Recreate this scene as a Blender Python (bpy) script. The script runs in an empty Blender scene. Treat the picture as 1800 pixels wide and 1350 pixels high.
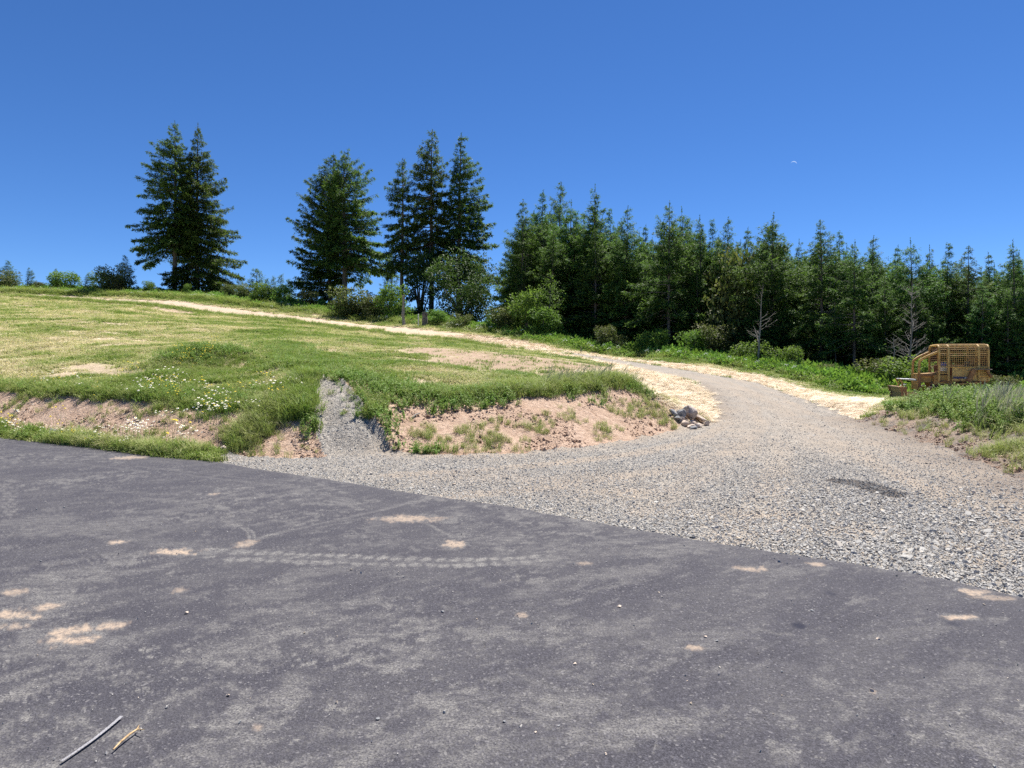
import bpy, bmesh, math, random
import numpy as np
from mathutils import Vector, Matrix
from mathutils.geometry import delaunay_2d_cdt

PI = math.pi
S = bpy.context.scene
COL = S.collection
# ------------------------------------------------------------------ camera, sky, sun, exposure
CH = 1.7            # eye height
F = 1150.0          # focal length in photograph pixels (1800 wide)
VH = 640.0          # row of the horizon
cam_d = bpy.data.cameras.new('camera')
cam = bpy.data.objects.new('camera', cam_d)
COL.objects.link(cam)
cam.location = (0, 0, CH)
cam.rotation_euler = (PI / 2, 0, 0)
cam_d.sensor_width = 36.0
cam_d.sensor_fit = 'HORIZONTAL'
cam_d.lens = F / 1800 * 36
cam_d.shift_y = -(675 - VH) / 1800
cam_d.clip_start = 0.1
cam_d.clip_end = 6000
S.camera = cam

SUN_AZ, SUN_EL = math.radians(30), math.radians(64)     # azimuth clockwise from +Y
w = bpy.data.worlds.new('World')
S.world = w
w.use_nodes = True
wn = w.node_tree.nodes
wl = w.node_tree.links
wn.clear()
sky = wn.new('ShaderNodeTexSky')
sky.sky_type = 'NISHITA'
sky.sun_disc = False
sky.sun_elevation = SUN_EL
sky.sun_rotation = SUN_AZ
sky.altitude = 300
sky.air_density = 0.7
sky.dust_density = 0.0
sky.ozone_density = 10.0
bg = wn.new('ShaderNodeBackground')
bg.inputs['Strength'].default_value = 0.074
wo = wn.new('ShaderNodeOutputWorld')
hs_ = wn.new('ShaderNodeHueSaturation')
hs_.inputs['Saturation'].default_value = 1.10
hs_.inputs['Hue'].default_value = 0.5035
wl.new(sky.outputs[0], hs_.inputs['Color'])
wl.new(hs_.outputs[0], bg.inputs[0])
wl.new(bg.outputs[0], wo.inputs[0])
sl = bpy.data.lights.new('sun', 'SUN')
sl.energy = 5.0
sl.angle = math.radians(0.53)
sl.color = (1.0, 0.955, 0.88)
so = bpy.data.objects.new('sun', sl)
COL.objects.link(so)
SD = Vector((math.sin(SUN_AZ) * math.cos(SUN_EL), math.cos(SUN_AZ) * math.cos(SUN_EL), math.sin(SUN_EL)))
so.rotation_euler = SD.to_track_quat('Z', 'Y').to_euler()
so.location = (10, 10, 60)
S.view_settings.view_transform = 'Standard'
S.view_settings.look = 'None'
S.view_settings.gamma = 1
S.view_settings.use_curve_mapping = False
S.view_settings.exposure = 1.0
S.render.engine = 'CYCLES'
try:
    S.cycles.max_bounces = 6
    S.cycles.diffuse_bounces = 3
    S.cycles.transmission_bounces = 4
    S.cycles.use_adaptive_sampling = True
    S.cycles.use_denoising = False
except Exception:
    pass

# ------------------------------------------------------------------ noise and small helpers
def _hash(ix, iy, seed):
    h = (ix.astype(np.int64) * 374761393 + iy.astype(np.int64) * 668265263 + seed * 1274126177) & 0xFFFFFFFF
    h = ((h ^ (h >> 13)) * 1274126177) & 0xFFFFFFFF
    h = h ^ (h >> 16)
    return (h & 0xFFFFFF) / float(0xFFFFFF)

def vnoise(x, y, seed=0):
    x = np.asarray(x, float); y = np.asarray(y, float)
    ix = np.floor(x); iy = np.floor(y)
    fx = x - ix; fy = y - iy
    fx = fx * fx * (3 - 2 * fx); fy = fy * fy * (3 - 2 * fy)
    a = _hash(ix, iy, seed); b = _hash(ix + 1, iy, seed)
    c = _hash(ix, iy + 1, seed); d = _hash(ix + 1, iy + 1, seed)
    return (a + (b - a) * fx) * (1 - fy) + (c + (d - c) * fx) * fy

def fbm(x, y, seed=0, octv=4, gain=0.5):
    t = 0; a = 1.0; n = 0
    for k in range(octv):
        t = t + a * vnoise(x * 2 ** k + 17.3 * k, y * 2 ** k - 9.1 * k, seed + k)
        n += a; a *= gain
    return t / n

def sstep(a, b, x):
    t = np.clip((x - a) / (b - a), 0, 1)
    return t * t * (3 - 2 * t)

def W(u, v, d):
    """the point seen at photograph pixel (u, v), d metres ahead"""
    return ((u - 900) / F * d, d, CH + (VH - v) / F * d)

def G(u, v):
    """the point of the flat ground seen at pixel (u, v)"""
    d = CH * F / (v - VH)
    return ((u - 900) / F * d, d)

def mesh_from(name, co, quads=None, tris=None, smooth=False):
    me = bpy.data.meshes.new(name)
    co = np.asarray(co, np.float32).reshape(-1, 3)
    me.vertices.add(len(co)); me.vertices.foreach_set('co', co.ravel())
    li = []; ls = []; lt = []; st = 0
    if quads is not None and len(quads):
        q = np.asarray(quads, np.int32).reshape(-1, 4)
        li.append(q.ravel()); ls.append(st + 4 * np.arange(len(q))); lt.append(np.full(len(q), 4)); st += 4 * len(q)
    if tris is not None and len(tris):
        t = np.asarray(tris, np.int32).reshape(-1, 3)
        li.append(t.ravel()); ls.append(st + 3 * np.arange(len(t))); lt.append(np.full(len(t), 3)); st += 3 * len(t)
    if li:
        li = np.concatenate(li).astype(np.int32); ls = np.concatenate(ls).astype(np.int32)
        me.loops.add(len(li)); me.loops.foreach_set('vertex_index', li)
        me.polygons.add(len(ls)); me.polygons.foreach_set('loop_start', ls)
        me.update(calc_edges=True)
        me.validate()
        me.polygons.foreach_set('use_smooth', np.full(len(me.polygons), smooth))
    return me

def fattr(me, name, vals):
    a = me.attributes.new(name, 'FLOAT', 'POINT')
    a.data.foreach_set('value', np.asarray(vals, np.float32))

def link(name, me, mat=None, parent=None, label=None, cat=None, group=None, kind=None, loc=None, rotz=0):
    o = bpy.data.objects.new(name, me)
    COL.objects.link(o)
    if mat is not None and me is not None and not len(me.materials):
        me.materials.append(mat)
    if parent is not None:
        o.parent = parent
    if loc is not None:
        o.location = loc
    o.rotation_euler[2] = rotz
    tag(o, label, cat, group, kind)
    return o

def tag(o, label=None, cat=None, group=None, kind=None):
    for k, v in (('label', label), ('category', cat), ('group', group), ('kind', kind)):
        if v:
            o[k] = v

def thing(name, loc, label, cat, group=None, rotz=0):
    return link(name, None, None, None, label, cat, group, None, loc, rotz)

# ------------------------------------------------------------------ materials
class NT:
    def __init__(self, name):
        self.m = bpy.data.materials.new(name)
        self.m.use_nodes = True
        self.t = self.m.node_tree
        self.t.nodes.clear()
        self.out = self.t.nodes.new('ShaderNodeOutputMaterial')
    def n(self, typ, ins=None, **kw):
        x = self.t.nodes.new(typ)
        for k, v in kw.items():
            setattr(x, k, v)
        for k, v in (ins or {}).items():
            self.set(x.inputs[k], v)
        return x
    def set(self, sock, v):
        if hasattr(v, 'is_linked') or hasattr(v, 'links'):
            self.t.links.new(v, sock)
        elif isinstance(v, (tuple, list)) and sock.type == 'RGBA' and len(v) == 3:
            sock.default_value = (*v, 1)
        else:
            sock.default_value = v
    def coord(self, kind='Object', scale=(1, 1, 1), rot=(0, 0, 0)):
        if kind == 'World':
            c = self.n('ShaderNodeNewGeometry').outputs['Position']
        else:
            c = self.n('ShaderNodeTexCoord').outputs[kind]
        if scale == (1, 1, 1) and rot == (0, 0, 0):
            return c
        return self.n('ShaderNodeMapping', {'Vector': c, 'Scale': scale, 'Rotation': rot}).outputs[0]
    def noise(self, vec, scale, detail=4, rough=0.55):
        return self.n('ShaderNodeTexNoise', {'Vector': vec, 'Scale': scale, 'Detail': detail, 'Roughness': rough}).outputs[0]
    def vor(self, vec, scale, feature='F1', out='Distance'):
        return self.n('ShaderNodeTexVoronoi', {'Vector': vec, 'Scale': scale}, feature=feature).outputs[out]
    def ramp(self, fac, stops, interp='LINEAR'):
        r = self.n('ShaderNodeValToRGB', {'Fac': fac})
        r.color_ramp.interpolation = interp
        e = r.color_ramp.elements
        while len(e) > 1:
            e.remove(e[-1])
        for i, (p, c) in enumerate(stops):
            x = e[0] if i == 0 else e.new(p)
            x.position = p
            if not isinstance(c, (tuple, list)):
                c = (c, c, c)
            x.color = (*c, 1)
        return r.outputs[0]
    def mix(self, fac, a, b, mode='MIX'):
        x = self.t.nodes.new('ShaderNodeMix')
        x.data_type = 'RGBA'; x.blend_type = mode
        self.set(x.inputs[0], fac)
        self.set(x.inputs[6], a); self.set(x.inputs[7], b)
        return x.outputs[2]
    def math(self, op, a, b=0.0, clamp=False):
        x = self.n('ShaderNodeMath', operation=op)
        x.use_clamp = clamp
        self.set(x.inputs[0], a); self.set(x.inputs[1], b)
        return x.outputs[0]
    def attr(self, name, kind='GEOMETRY'):
        return self.n('ShaderNodeAttribute', attribute_name=name, attribute_type=kind).outputs['Fac']
    def bump(self, h, strength=0.5, dist=0.02, normal=None):
        ins = {'Height': h, 'Strength': strength, 'Distance': dist}
        if normal is not None:
            ins['Normal'] = normal
        return self.n('ShaderNodeBump', ins).outputs[0]
    def pbsdf(self, color, rough=0.9, normal=None, spec=0.3, metal=0.0):
        ins = {'Base Color': color, 'Roughness': rough, 'Specular IOR Level': spec, 'Metallic': metal}
        if normal is not None:
            ins['Normal'] = normal
        return self.n('ShaderNodeBsdfPrincipled', ins).outputs[0]
    def done(self, shader):
        self.t.links.new(shader, self.out.inputs['Surface'])
        return self.m

def mat_paint(name, base, dark, rough=0.6, scale=6.0, rust=None, metal=0.0):
    t = NT(name)
    c = t.coord('Object')
    n1 = t.noise(c, scale, 6, 0.65)
    col = t.mix(t.ramp(n1, [(0.38, 0.0), (0.62, 1.0)]), base, dark)
    if rust:
        n2 = t.noise(c, scale * 2.3, 8, 0.7)
        col = t.mix(t.ramp(n2, [(0.52, 0.0), (0.62, 1.0)]), col, rust)
    n3 = t.noise(c, 60, 3)
    return t.done(t.pbsdf(col, rough, t.bump(n3, 0.15, 0.01), 0.35, metal))

def mat_leaf(name, stops, trans=0.3, rough=0.6, inst=False, hue=0.06):
    """foliage: colour runs along the ramp with the 'tint' each spray carries"""
    t = NT(name)
    a = t.attr('tint', 'INSTANCER' if inst else 'GEOMETRY')
    if inst == 'both':
        a = t.math('MULTIPLY', t.math('ADD', t.attr('tint', 'INSTANCER'), t.attr('tint', 'GEOMETRY')), 0.5)
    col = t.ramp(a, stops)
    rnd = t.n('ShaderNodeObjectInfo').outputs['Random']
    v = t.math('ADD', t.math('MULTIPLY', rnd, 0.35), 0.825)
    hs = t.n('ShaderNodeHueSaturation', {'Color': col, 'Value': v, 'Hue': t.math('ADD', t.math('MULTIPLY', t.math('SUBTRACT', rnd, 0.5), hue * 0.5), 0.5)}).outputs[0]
    p = t.pbsdf(hs, rough, None, 0.25)
    tr = t.n('ShaderNodeBsdfTranslucent', {'Color': t.mix(0.35, hs, (0.18, 0.30, 0.030), 'MIX')}).outputs[0]
    return t.done(t.n('ShaderNodeMixShader', {0: trans, 1: p, 2: tr}).outputs[0])

M = {}
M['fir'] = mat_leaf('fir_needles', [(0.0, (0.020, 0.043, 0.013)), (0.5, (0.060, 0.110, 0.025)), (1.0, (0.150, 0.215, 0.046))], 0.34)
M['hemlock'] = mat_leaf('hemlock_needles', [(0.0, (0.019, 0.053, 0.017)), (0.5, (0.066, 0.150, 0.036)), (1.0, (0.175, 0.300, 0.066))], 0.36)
M['broad'] = mat_leaf('broad_leaves', [(0.0, (0.018, 0.042, 0.013)), (0.5, (0.045, 0.092, 0.024)), (1.0, (0.115, 0.175, 0.050))], 0.26)
M['shrub'] = mat_leaf('shrub_leaves', [(0.0, (0.050, 0.105, 0.018)), (0.5, (0.125, 0.220, 0.038)), (1.0, (0.230, 0.320, 0.070))], 0.44)
M['olive'] = mat_leaf('olive_leaves', [(0.0, (0.045, 0.060, 0.018)), (0.5, (0.095, 0.115, 0.035)), (1.0, (0.20, 0.18, 0.06))], 0.28)
M['bramble'] = mat_leaf('bramble_leaves', [(0.0, (0.070, 0.150, 0.022)), (0.5, (0.165, 0.300, 0.045)), (1.0, (0.290, 0.410, 0.095))], 0.4, inst='both')
M['grass'] = mat_leaf('grass_blades', [(0.0, (0.135, 0.215, 0.035)), (0.35, (0.270, 0.320, 0.085)), (0.65, (0.43, 0.42, 0.19)), (1.0, (0.62, 0.53, 0.34))], 0.36, inst=True)
M['weed'] = mat_leaf('weed_leaves', [(0.0, (0.085, 0.175, 0.030)), (0.5, (0.175, 0.280, 0.055)), (1.0, (0.310, 0.370, 0.120))], 0.34, inst='both')
M['plume'] = mat_leaf('seed_heads', [(0.0, (0.30, 0.30, 0.18)), (1.0, (0.55, 0.52, 0.38))], 0.35, inst=True)

t = NT('bark')
c = t.coord('Object', (1, 1, 0.25))
n = t.noise(c, 14, 5)
M['bark'] = t.done(t.pbsdf(t.ramp(n, [(0.3, (0.06, 0.05, 0.045)), (0.7, (0.20, 0.175, 0.16))]), 0.95, t.bump(n, 0.8, 0.05)))
t = NT('dead_wood')
c = t.coord('Object', (1, 1, 0.2))
n = t.noise(c, 16, 5)
M['dead'] = t.done(t.pbsdf(t.ramp(n, [(0.3, (0.12, 0.108, 0.098)), (0.7, (0.31, 0.285, 0.255))]), 0.95, t.bump(n, 0.6, 0.03)))

# rock
t = NT('rock')
c = t.coord('Object')
n = t.noise(c, 5, 6, 0.6)
rnd = t.n('ShaderNodeObjectInfo').outputs['Random']
tone = t.ramp(rnd, [(0.0, (0.13, 0.135, 0.14)), (0.35, (0.25, 0.235, 0.22)), (0.7, (0.40, 0.31, 0.25)), (1.0, (0.46, 0.37, 0.30))])
M['rock'] = t.done(t.pbsdf(t.mix(t.ramp(n, [(0.35, 0.0), (0.7, 1.0)]), tone, t.mix(0.5, tone, (0.42, 0.36, 0.30))), 0.9, t.bump(t.noise(c, 18, 5), 0.6, 0.03)))

# crushed stone (instances)
t = NT('crushed_stone')
a = t.attr('tint', 'INSTANCER')
M['stone'] = t.done(t.pbsdf(t.ramp(a, [(0.0, (0.17, 0.168, 0.165)), (0.2, (0.285, 0.276, 0.262)), (0.5, (0.365, 0.349, 0.322)), (0.75, (0.44, 0.418, 0.380)), (0.9, (0.44, 0.365, 0.285)), (1.0, (0.48, 0.38, 0.27))]), 0.9))

# gravel bed
t = NT('gravel')
c = t.coord('World')
tan = t.attr('tan'); damp = t.attr('damp'); brown = t.attr('brown')
v1 = t.vor(c, 38, 'F1', 'Color')
v2 = t.vor(c, 11, 'F1', 'Color')
d1 = t.vor(c, 38, 'F1', 'Distance')
d2 = t.vor(c, 11, 'F1', 'Distance')
sep = t.n('ShaderNodeSeparateColor', {0: v1}).outputs[0]
sep2 = t.n('ShaderNodeSeparateColor', {0: v2}).outputs[1]
stone = t.ramp(sep, [(0.0, (0.09, 0.088, 0.087)), (0.3, (0.21, 0.202, 0.19)), (0.6, (0.335, 0.317, 0.288)), (0.85, (0.44, 0.41, 0.365)), (1.0, (0.47, 0.40, 0.31))])
stone = t.mix(t.ramp(sep2, [(0.0, 0.55), (0.25, 0.0)]), stone, (0.09, 0.09, 0.092))
gap = t.ramp(d1, [(0.35, 0.0), (0.75, 0.55)])
stone = t.mix(gap, stone, (0.15, 0.135, 0.117))
big = t.noise(c, 0.55, 5, 0.6)
stone = t.mix(t.math('MULTIPLY', t.ramp(big, [(0.42, 0.0), (0.62, 1.0)]), 0.35), stone, (0.35, 0.295, 0.23))
fine = t.noise(c, 55, 3, 0.6)
earth = t.mix(t.ramp(fine, [(0.35, 0.0), (0.65, 1.0)]), (0.235, 0.182, 0.135), (0.37, 0.30, 0.228))
stone = t.mix(t.math('MULTIPLY', tan, t.ramp(t.noise(c, 24, 4, 0.75), [(0.36, 0.2), (0.56, .85)])), stone, earth)
stone = t.mix(t.math('MULTIPLY', brown, t.ramp(t.noise(c, 12, 5, .7), [(.3, .35), (.6, 1.0)])), stone, (0.150, 0.118, 0.094))
stone = t.mix(damp, stone, (0.055, 0.042, 0.034))
h = t.math('ADD', t.math('MULTIPLY', d1, -0.5), t.math('MULTIPLY', d2, -0.5))
stone = t.mix(t.ramp(t.noise(t.coord('World', (1, .35, 1), (0, 0, .25)), 2.2, 6, .7), [(.40, 0.0), (.66, .45)]), stone, (0.17, 0.15, 0.128))
M['gravel'] = t.done(t.pbsdf(stone, 0.92, t.bump(h, 0.9, 0.03)))

# asphalt
t = NT('asphalt')
c = t.coord('World')
dust = t.attr('dust'); soil = t.attr('soil'); oil = t.attr('oil')
g1 = t.math('ADD', t.math('MULTIPLY', t.noise(c, 150, 3, 0.6), .62), t.math('MULTIPLY', t.noise(c, 52, 4, 0.7), .38))
g2 = t.vor(c, 95, 'F1', 'Color')
gs = t.n('ShaderNodeSeparateColor', {0: g2}).outputs[0]
base = t.ramp(g1, [(0.34, (0.014, 0.0133, 0.0172)), (0.5, (0.042, 0.0400, 0.0490)), (0.66, (0.108, 0.104, 0.121))])
base = t.mix(t.ramp(gs, [(0.95, 0.0), (0.985, 0.6)]), base, (0.21, 0.20, 0.20))
base = t.mix(t.ramp(t.noise(c, 1.3, 5, 0.6), [(0.35, 0.0), (0.7, 0.3)]), base, (0.066, 0.063, 0.071))
gr = t.noise(c, 85, 5, 0.75); gl = t.noise(t.coord('World', (1, 2.2, 1), (0, 0, -.7)), 7, 5, 0.7)
df = t.math('MULTIPLY', t.math('MULTIPLY', dust, t.ramp(gl, [(0.32, 0.2), (0.62, 1.25)])), t.ramp(gr, [(0.40, 0.06), (0.62, 1.0)]), True)
base = t.mix(df, base, (0.275, 0.262, 0.238))
base = t.mix(t.math('MULTIPLY', soil, t.ramp(t.noise(c, 34, 5, 0.75), [(0.32, 0.12), (0.58, 0.95)]), True), base, (0.44, 0.335, 0.245))
base = t.mix(oil, base, (0.014, 0.015, 0.028))
hh = t.math('ADD', g1, t.math('MULTIPLY', t.vor(c, 95), 0.6))
M['asphalt'] = t.done(t.pbsdf(base, 0.88, t.bump(hh, 0.7, 0.008), 0.25))

# bare soil
t = NT('soil')
c = t.coord('World')
n1 = t.noise(c, 1.1, 6, 0.6); n2 = t.noise(c, 9, 6, 0.65); n3 = t.noise(c, 38, 4, 0.6)
gry = t.attr('gray')
col = t.ramp(n2, [(0.3, (0.30, 0.190, 0.128)), (0.5, (0.53, 0.375, 0.275)), (0.7, (0.63, 0.475, 0.365))])
col = t.mix(t.ramp(n1, [(0.4, 0.0), (0.65, 0.6)]), col, (0.40, 0.265, 0.18))
col = t.mix(t.ramp(n3, [(0.34, 0.8), (0.46, 0.0)]), col, (0.13, 0.085, 0.058))
grc = t.ramp(t.vor(c, 22, 'F1', 'Color'), [(0.2, (0.085, 0.075, 0.07)), (0.8, (0.25, 0.215, 0.185))])
col = t.mix(t.math('MULTIPLY', gry, t.ramp(n2, [(0.35, 0.5), (0.55, 1.0)])), col, grc)
M['soil'] = t.done(t.pbsdf(col, 0.95, t.bump(t.math('ADD', n2, t.math('MULTIPLY', n3, 0.7)), 0.95, 0.085)))

# straw matting
t = NT('straw')
c = t.coord('World', (1, 1, 1), (0, 0, 0.6))
st = t.coord('World', (1.0, 7.0, 3.0), (0, 0, 0.55))
n1 = t.noise(st, 9, 6, 0.7); n2 = t.noise(c, 30, 4, 0.7); n3 = t.noise(st, 1.6, 5, 0.6)
col = t.ramp(n1, [(0.28, (0.36, 0.265, 0.18)), (0.42, (0.58, 0.475, 0.345)), (0.65, (0.76, 0.66, 0.51))])
col = t.mix(t.ramp(n2, [(0.3, 0.5), (0.5, 0.0)]), col, (0.40, 0.30, 0.20))
col = t.mix(t.ramp(n3, [(0.50, 0.0), (0.70, 0.6)]), col, (0.42, 0.30, 0.21))
col = t.mix(t.math('MULTIPLY', t.attr('worn'), t.ramp(n2, [(.3, 1.0), (.7, .5)])), col, (0.43, 0.315, 0.225))
M['straw'] = t.done(t.pbsdf(col, 0.9, t.bump(t.math('ADD', n1, n2), 0.7, 0.04)))

# meadow ground
t = NT('meadow')
c = t.coord('World')
gm = t.attr('green'); dm = t.attr('dirt')
n1 = t.noise(c, 3.2, 6, 0.65); n2 = t.noise(c, 22, 5, 0.7)
gcol = t.ramp(n2, [(0.3, (0.14, 0.19, 0.055)), (0.5, (0.27, 0.31, 0.115)), (0.7, (0.38, 0.40, 0.18))])
scol = t.ramp(n2, [(0.3, (0.38, 0.32, 0.18)), (0.5, (0.62, 0.53, 0.35)), (0.7, (0.76, 0.66, 0.48))])
col = t.mix(t.math('ADD', gm, t.math('MULTIPLY', t.math('SUBTRACT', n1, 0.5), 0.9), True), scol, gcol)
dcol = t.ramp(n2, [(0.3, (0.22, 0.15, 0.10)), (0.65, (0.40, 0.285, 0.205))])
col = t.mix(t.math('MULTIPLY', dm, t.ramp(n1, [(0.3, 0.5), (0.5, 1.0)]), True), col, dcol)
M['meadow'] = t.done(t.pbsdf(col, 0.95, t.bump(n2, 0.8, 0.06)))

# ------------------------------------------------------------------ terrain: survey points joined by break lines
asph_edge_px = [(0, 769), (60, 777), (127, 785), (193, 793), (300, 806.5), (375, 812), (450, 826), (600, 849), (700, 866),
                (900, 894), (1100, 931), (1300, 965), (1500, 996), (1650, 1021), (1800, 1055)]
AE = [(-36, 27.5), (-24, 21.6), (-16, 17.4)] + [G(*p) for p in asph_edge_px] + [(5.0, 3.6), (7.0, 1.9), (11, -1.6), (20, -9)]

L_base_l = [W(-400, 735, 18.5), W(0, 745, 16), W(120, 762, 14.5), W(250, 782, 13), W(380, 799, 12.3), W(480, 804, 12.0), W(565, 803, 12.1)]
L_top_l = [W(-400, 672, 20.6), W(0, 688, 18.0), W(120, 694, 16.6), W(250, 704, 15.2), W(380, 718, 14.2), W(450, 718, 13.8), W(530, 712, 13.7)]
L_rim_l = [W(565, 803, 12.1), W(566, 770, 12.6), W(548, 716, 13.6), W(530, 660, 16.5)]
L_bed_l = [W(588, 799, 12.25), W(586, 765, 12.7), W(570, 718, 13.7), W(551, 661, 16.5)]
L_bed_r = [W(672, 797, 12.3), W(636, 750, 12.9), W(604, 706, 13.8), W(578, 664, 16.0)]
L_rim_r = [W(690, 797, 12.3), W(658, 739, 13.05), W(627, 698, 14.0), W(594, 662, 15.8)]
L_base_r = [W(690, 797, 12.3), W(720, 800, 12.2), W(900, 796, 12.5), W(1000, 788, 13.2), W(1100, 774, 14.6), W(1180, 756, 16.8), W(1250, 742, 19.2)]
L_top_r = [W(658, 739, 13.05), W(700, 704, 14.4), W(780, 703, 15.0), W(900, 697, 15.8), W(1000, 690, 16.8), W(1060, 682, 17.9), W(1110, 673, 19.5)]
L_crest = [W(1110, 673, 19.5), W(1150, 699, 18.7), W(1190, 722, 18.3), W(1250, 742, 19.2)]
L_road_l = [W(1250, 742, 19.2), W(1259, 733, 20.8), W(1255, 705, 24.5), W(1244, 686, 27.5), W(1217, 670, 30.5), W(1178, 661, 33), W(1100, 643, 38.5), W(1040, 631, 43), W(1000, 623, 46)]
L_road_r = [W(1508, 737, 20), W(1470, 725, 22.5), W(1411, 702, 26.5), W(1333, 674, 32), W(1217, 653, 38), W(1100, 635, 43.5), W(1040, 626, 47), W(1000, 620, 49.5)]
L_straw_r = [W(1580, 706, 31), W(1500, 700, 31), W(1433, 688, 32.5), W(1342, 661, 36.5), W(1250, 646, 41.5), W(1117, 632, 46), W(1021, 619, 50.5), W(957, 605, 53.5)]
L_far_lo = [W(930, 613, 49), W(850, 603, 54), W(717, 588, 61), W(598, 572, 68), W(480, 560, 74), W(380, 551, 79), W(260, 535, 86), W(115, 525, 92), W(39, 520, 95)]
L_far_hi = [W(957, 606, 53), W(900, 597, 56.3), W(776, 582.5, 63.2), W(598, 564.5, 72), W(480, 551, 78.6), W(313, 529.5, 88.5), W(200, 525, 91), W(72, 518, 96)]
L_fringe = [W(1660, 700, 36), W(1500, 685, 36), W(1400, 660, 39.5), W(1250, 637, 46), W(1100, 620, 52), W(950, 600, 58), W(800, 578, 67), W(650, 560, 75), W(500, 541, 83), W(350, 523, 92), W(200, 517, 95), W(50, 512, 99), W(-400, 505, 105)]
L_crestline = [W(840, 566, 86), W(700, 548, 94), W(600, 538, 99), W(500, 530, 103), W(300, 514, 109), W(100, 508, 114), W(-400, 500, 120)]
L_mound_b = [W(1508, 737, 20), W(1567, 756, 16.9), W(1644, 779, 14.1), W(1722, 811, 11.4), W(1800, 846, 9.5), W(2150, 1000, 5.4)]
L_mound_t = [W(1560, 716, 21.5), W(1610, 721, 18.5), W(1680, 727, 16.2), W(1740, 738, 14.3), W(1800, 750, 13), W(2000, 772, 10.6), W(2400, 800, 9)]
lines = [L_base_l, L_top_l, L_rim_l, L_bed_l, L_bed_r, L_rim_r, L_base_r, L_top_r, L_crest, L_road_l, L_road_r, L_straw_r, L_far_lo, L_far_hi, L_fringe, L_crestline, L_mound_b, L_mound_t]
singles = [W(-400, 560, 55), W(0, 600, 33), W(0, 560, 55), W(0, 530, 84), W(200, 600, 32), W(200, 560, 57), W(480, 600, 36), W(480, 640, 21), W(300, 660, 18.5), W(480, 665, 17.5),
           W(800, 600, 52), W(800, 640, 26), W(800, 665, 19.5), W(640, 640, 20), W(640, 600, 42), W(950, 640, 28), W(1000, 657, 24), W(-500, 620, 28),
           W(1700, 708, 24), W(1640, 706, 26), W(1560, 706, 31), W(1680, 704, 30), W(1800, 706, 26), W(1760, 702, 32), W(2100, 720, 22), W(1850, 690, 42),
           W(1600, 690, 45), W(1400, 655, 52), W(1400, 630, 80), W(1800, 660, 80), W(1100, 600, 75), W(900, 580, 90), W(2300, 660, 70), W(2600, 700, 40),
           (-30, 22, 0), (-14, 12, 0), (-30, -30, 0), (0, -40, 0), (30, -30, 0), (0, 5, 0), (6, 10, 0), (4, 14, 0), (8, 7, 0), (40, -5, 0), (40, 8, 0.4), (60, 30, 0.5), (-60, 30, 2.5), (-60, -30, 0), (60, -40, 0),
           (-160, 90, 18), (-120, 135, 15), (-60, 140, 11), (0, 140, 8), (60, 130, 4), (130, 120, 0), (160, 60, 0), (-160, 20, 4),
           (-400, 300, -8), (0, 330, -10), (400, 300, -10), (400, 0, -4), (-400, 0, -2), (-300, -300, -4), (300, -300, -4),
           (-2600, 2600, -60), (2600, 2600, -60), (2600, -2600, -60), (-2600, -2600, -60), (0, 2700, -60), (2700, 0, -60), (-2700, 0, -60), (0, -2700, -60)]
pts = []; edges = []; idx = {}
def addp(p):
    k = (round(p[0], 4), round(p[1], 4))
    if k not in idx:
        idx[k] = len(pts); pts.append(p)
    return idx[k]
for ln in lines:
    ii = [addp(p) for p in ln]
    edges += [(a, b) for a, b in zip(ii, ii[1:]) if a != b]
for p in singles:
    addp(p)
for a, b in AE:
    addp((a, b, 0.0))
res = delaunay_2d_cdt([Vector(p[:2]) for p in pts], edges, [], 0, 1e-5)
tv, tf, orig = res[0], res[2], res[3]
tz = []
for i, p in enumerate(tv):
    if orig[i]:
        tz.append(pts[orig[i][0]][2])
    else:
        ds = sorted((Vector(q[:2]) - p).length for q in pts)[:3]
        qs = sorted(pts, key=lambda q: (Vector(q[:2]) - p).length)[:3]
        ww = [1 / (d + 1e-3) for d in ds]
        tz.append(sum(a * q[2] for a, q in zip(ww, qs)) / sum(ww))
TV = np.array([(p[0], p[1]) for p in tv]); TZ = np.array(tz)

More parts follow.
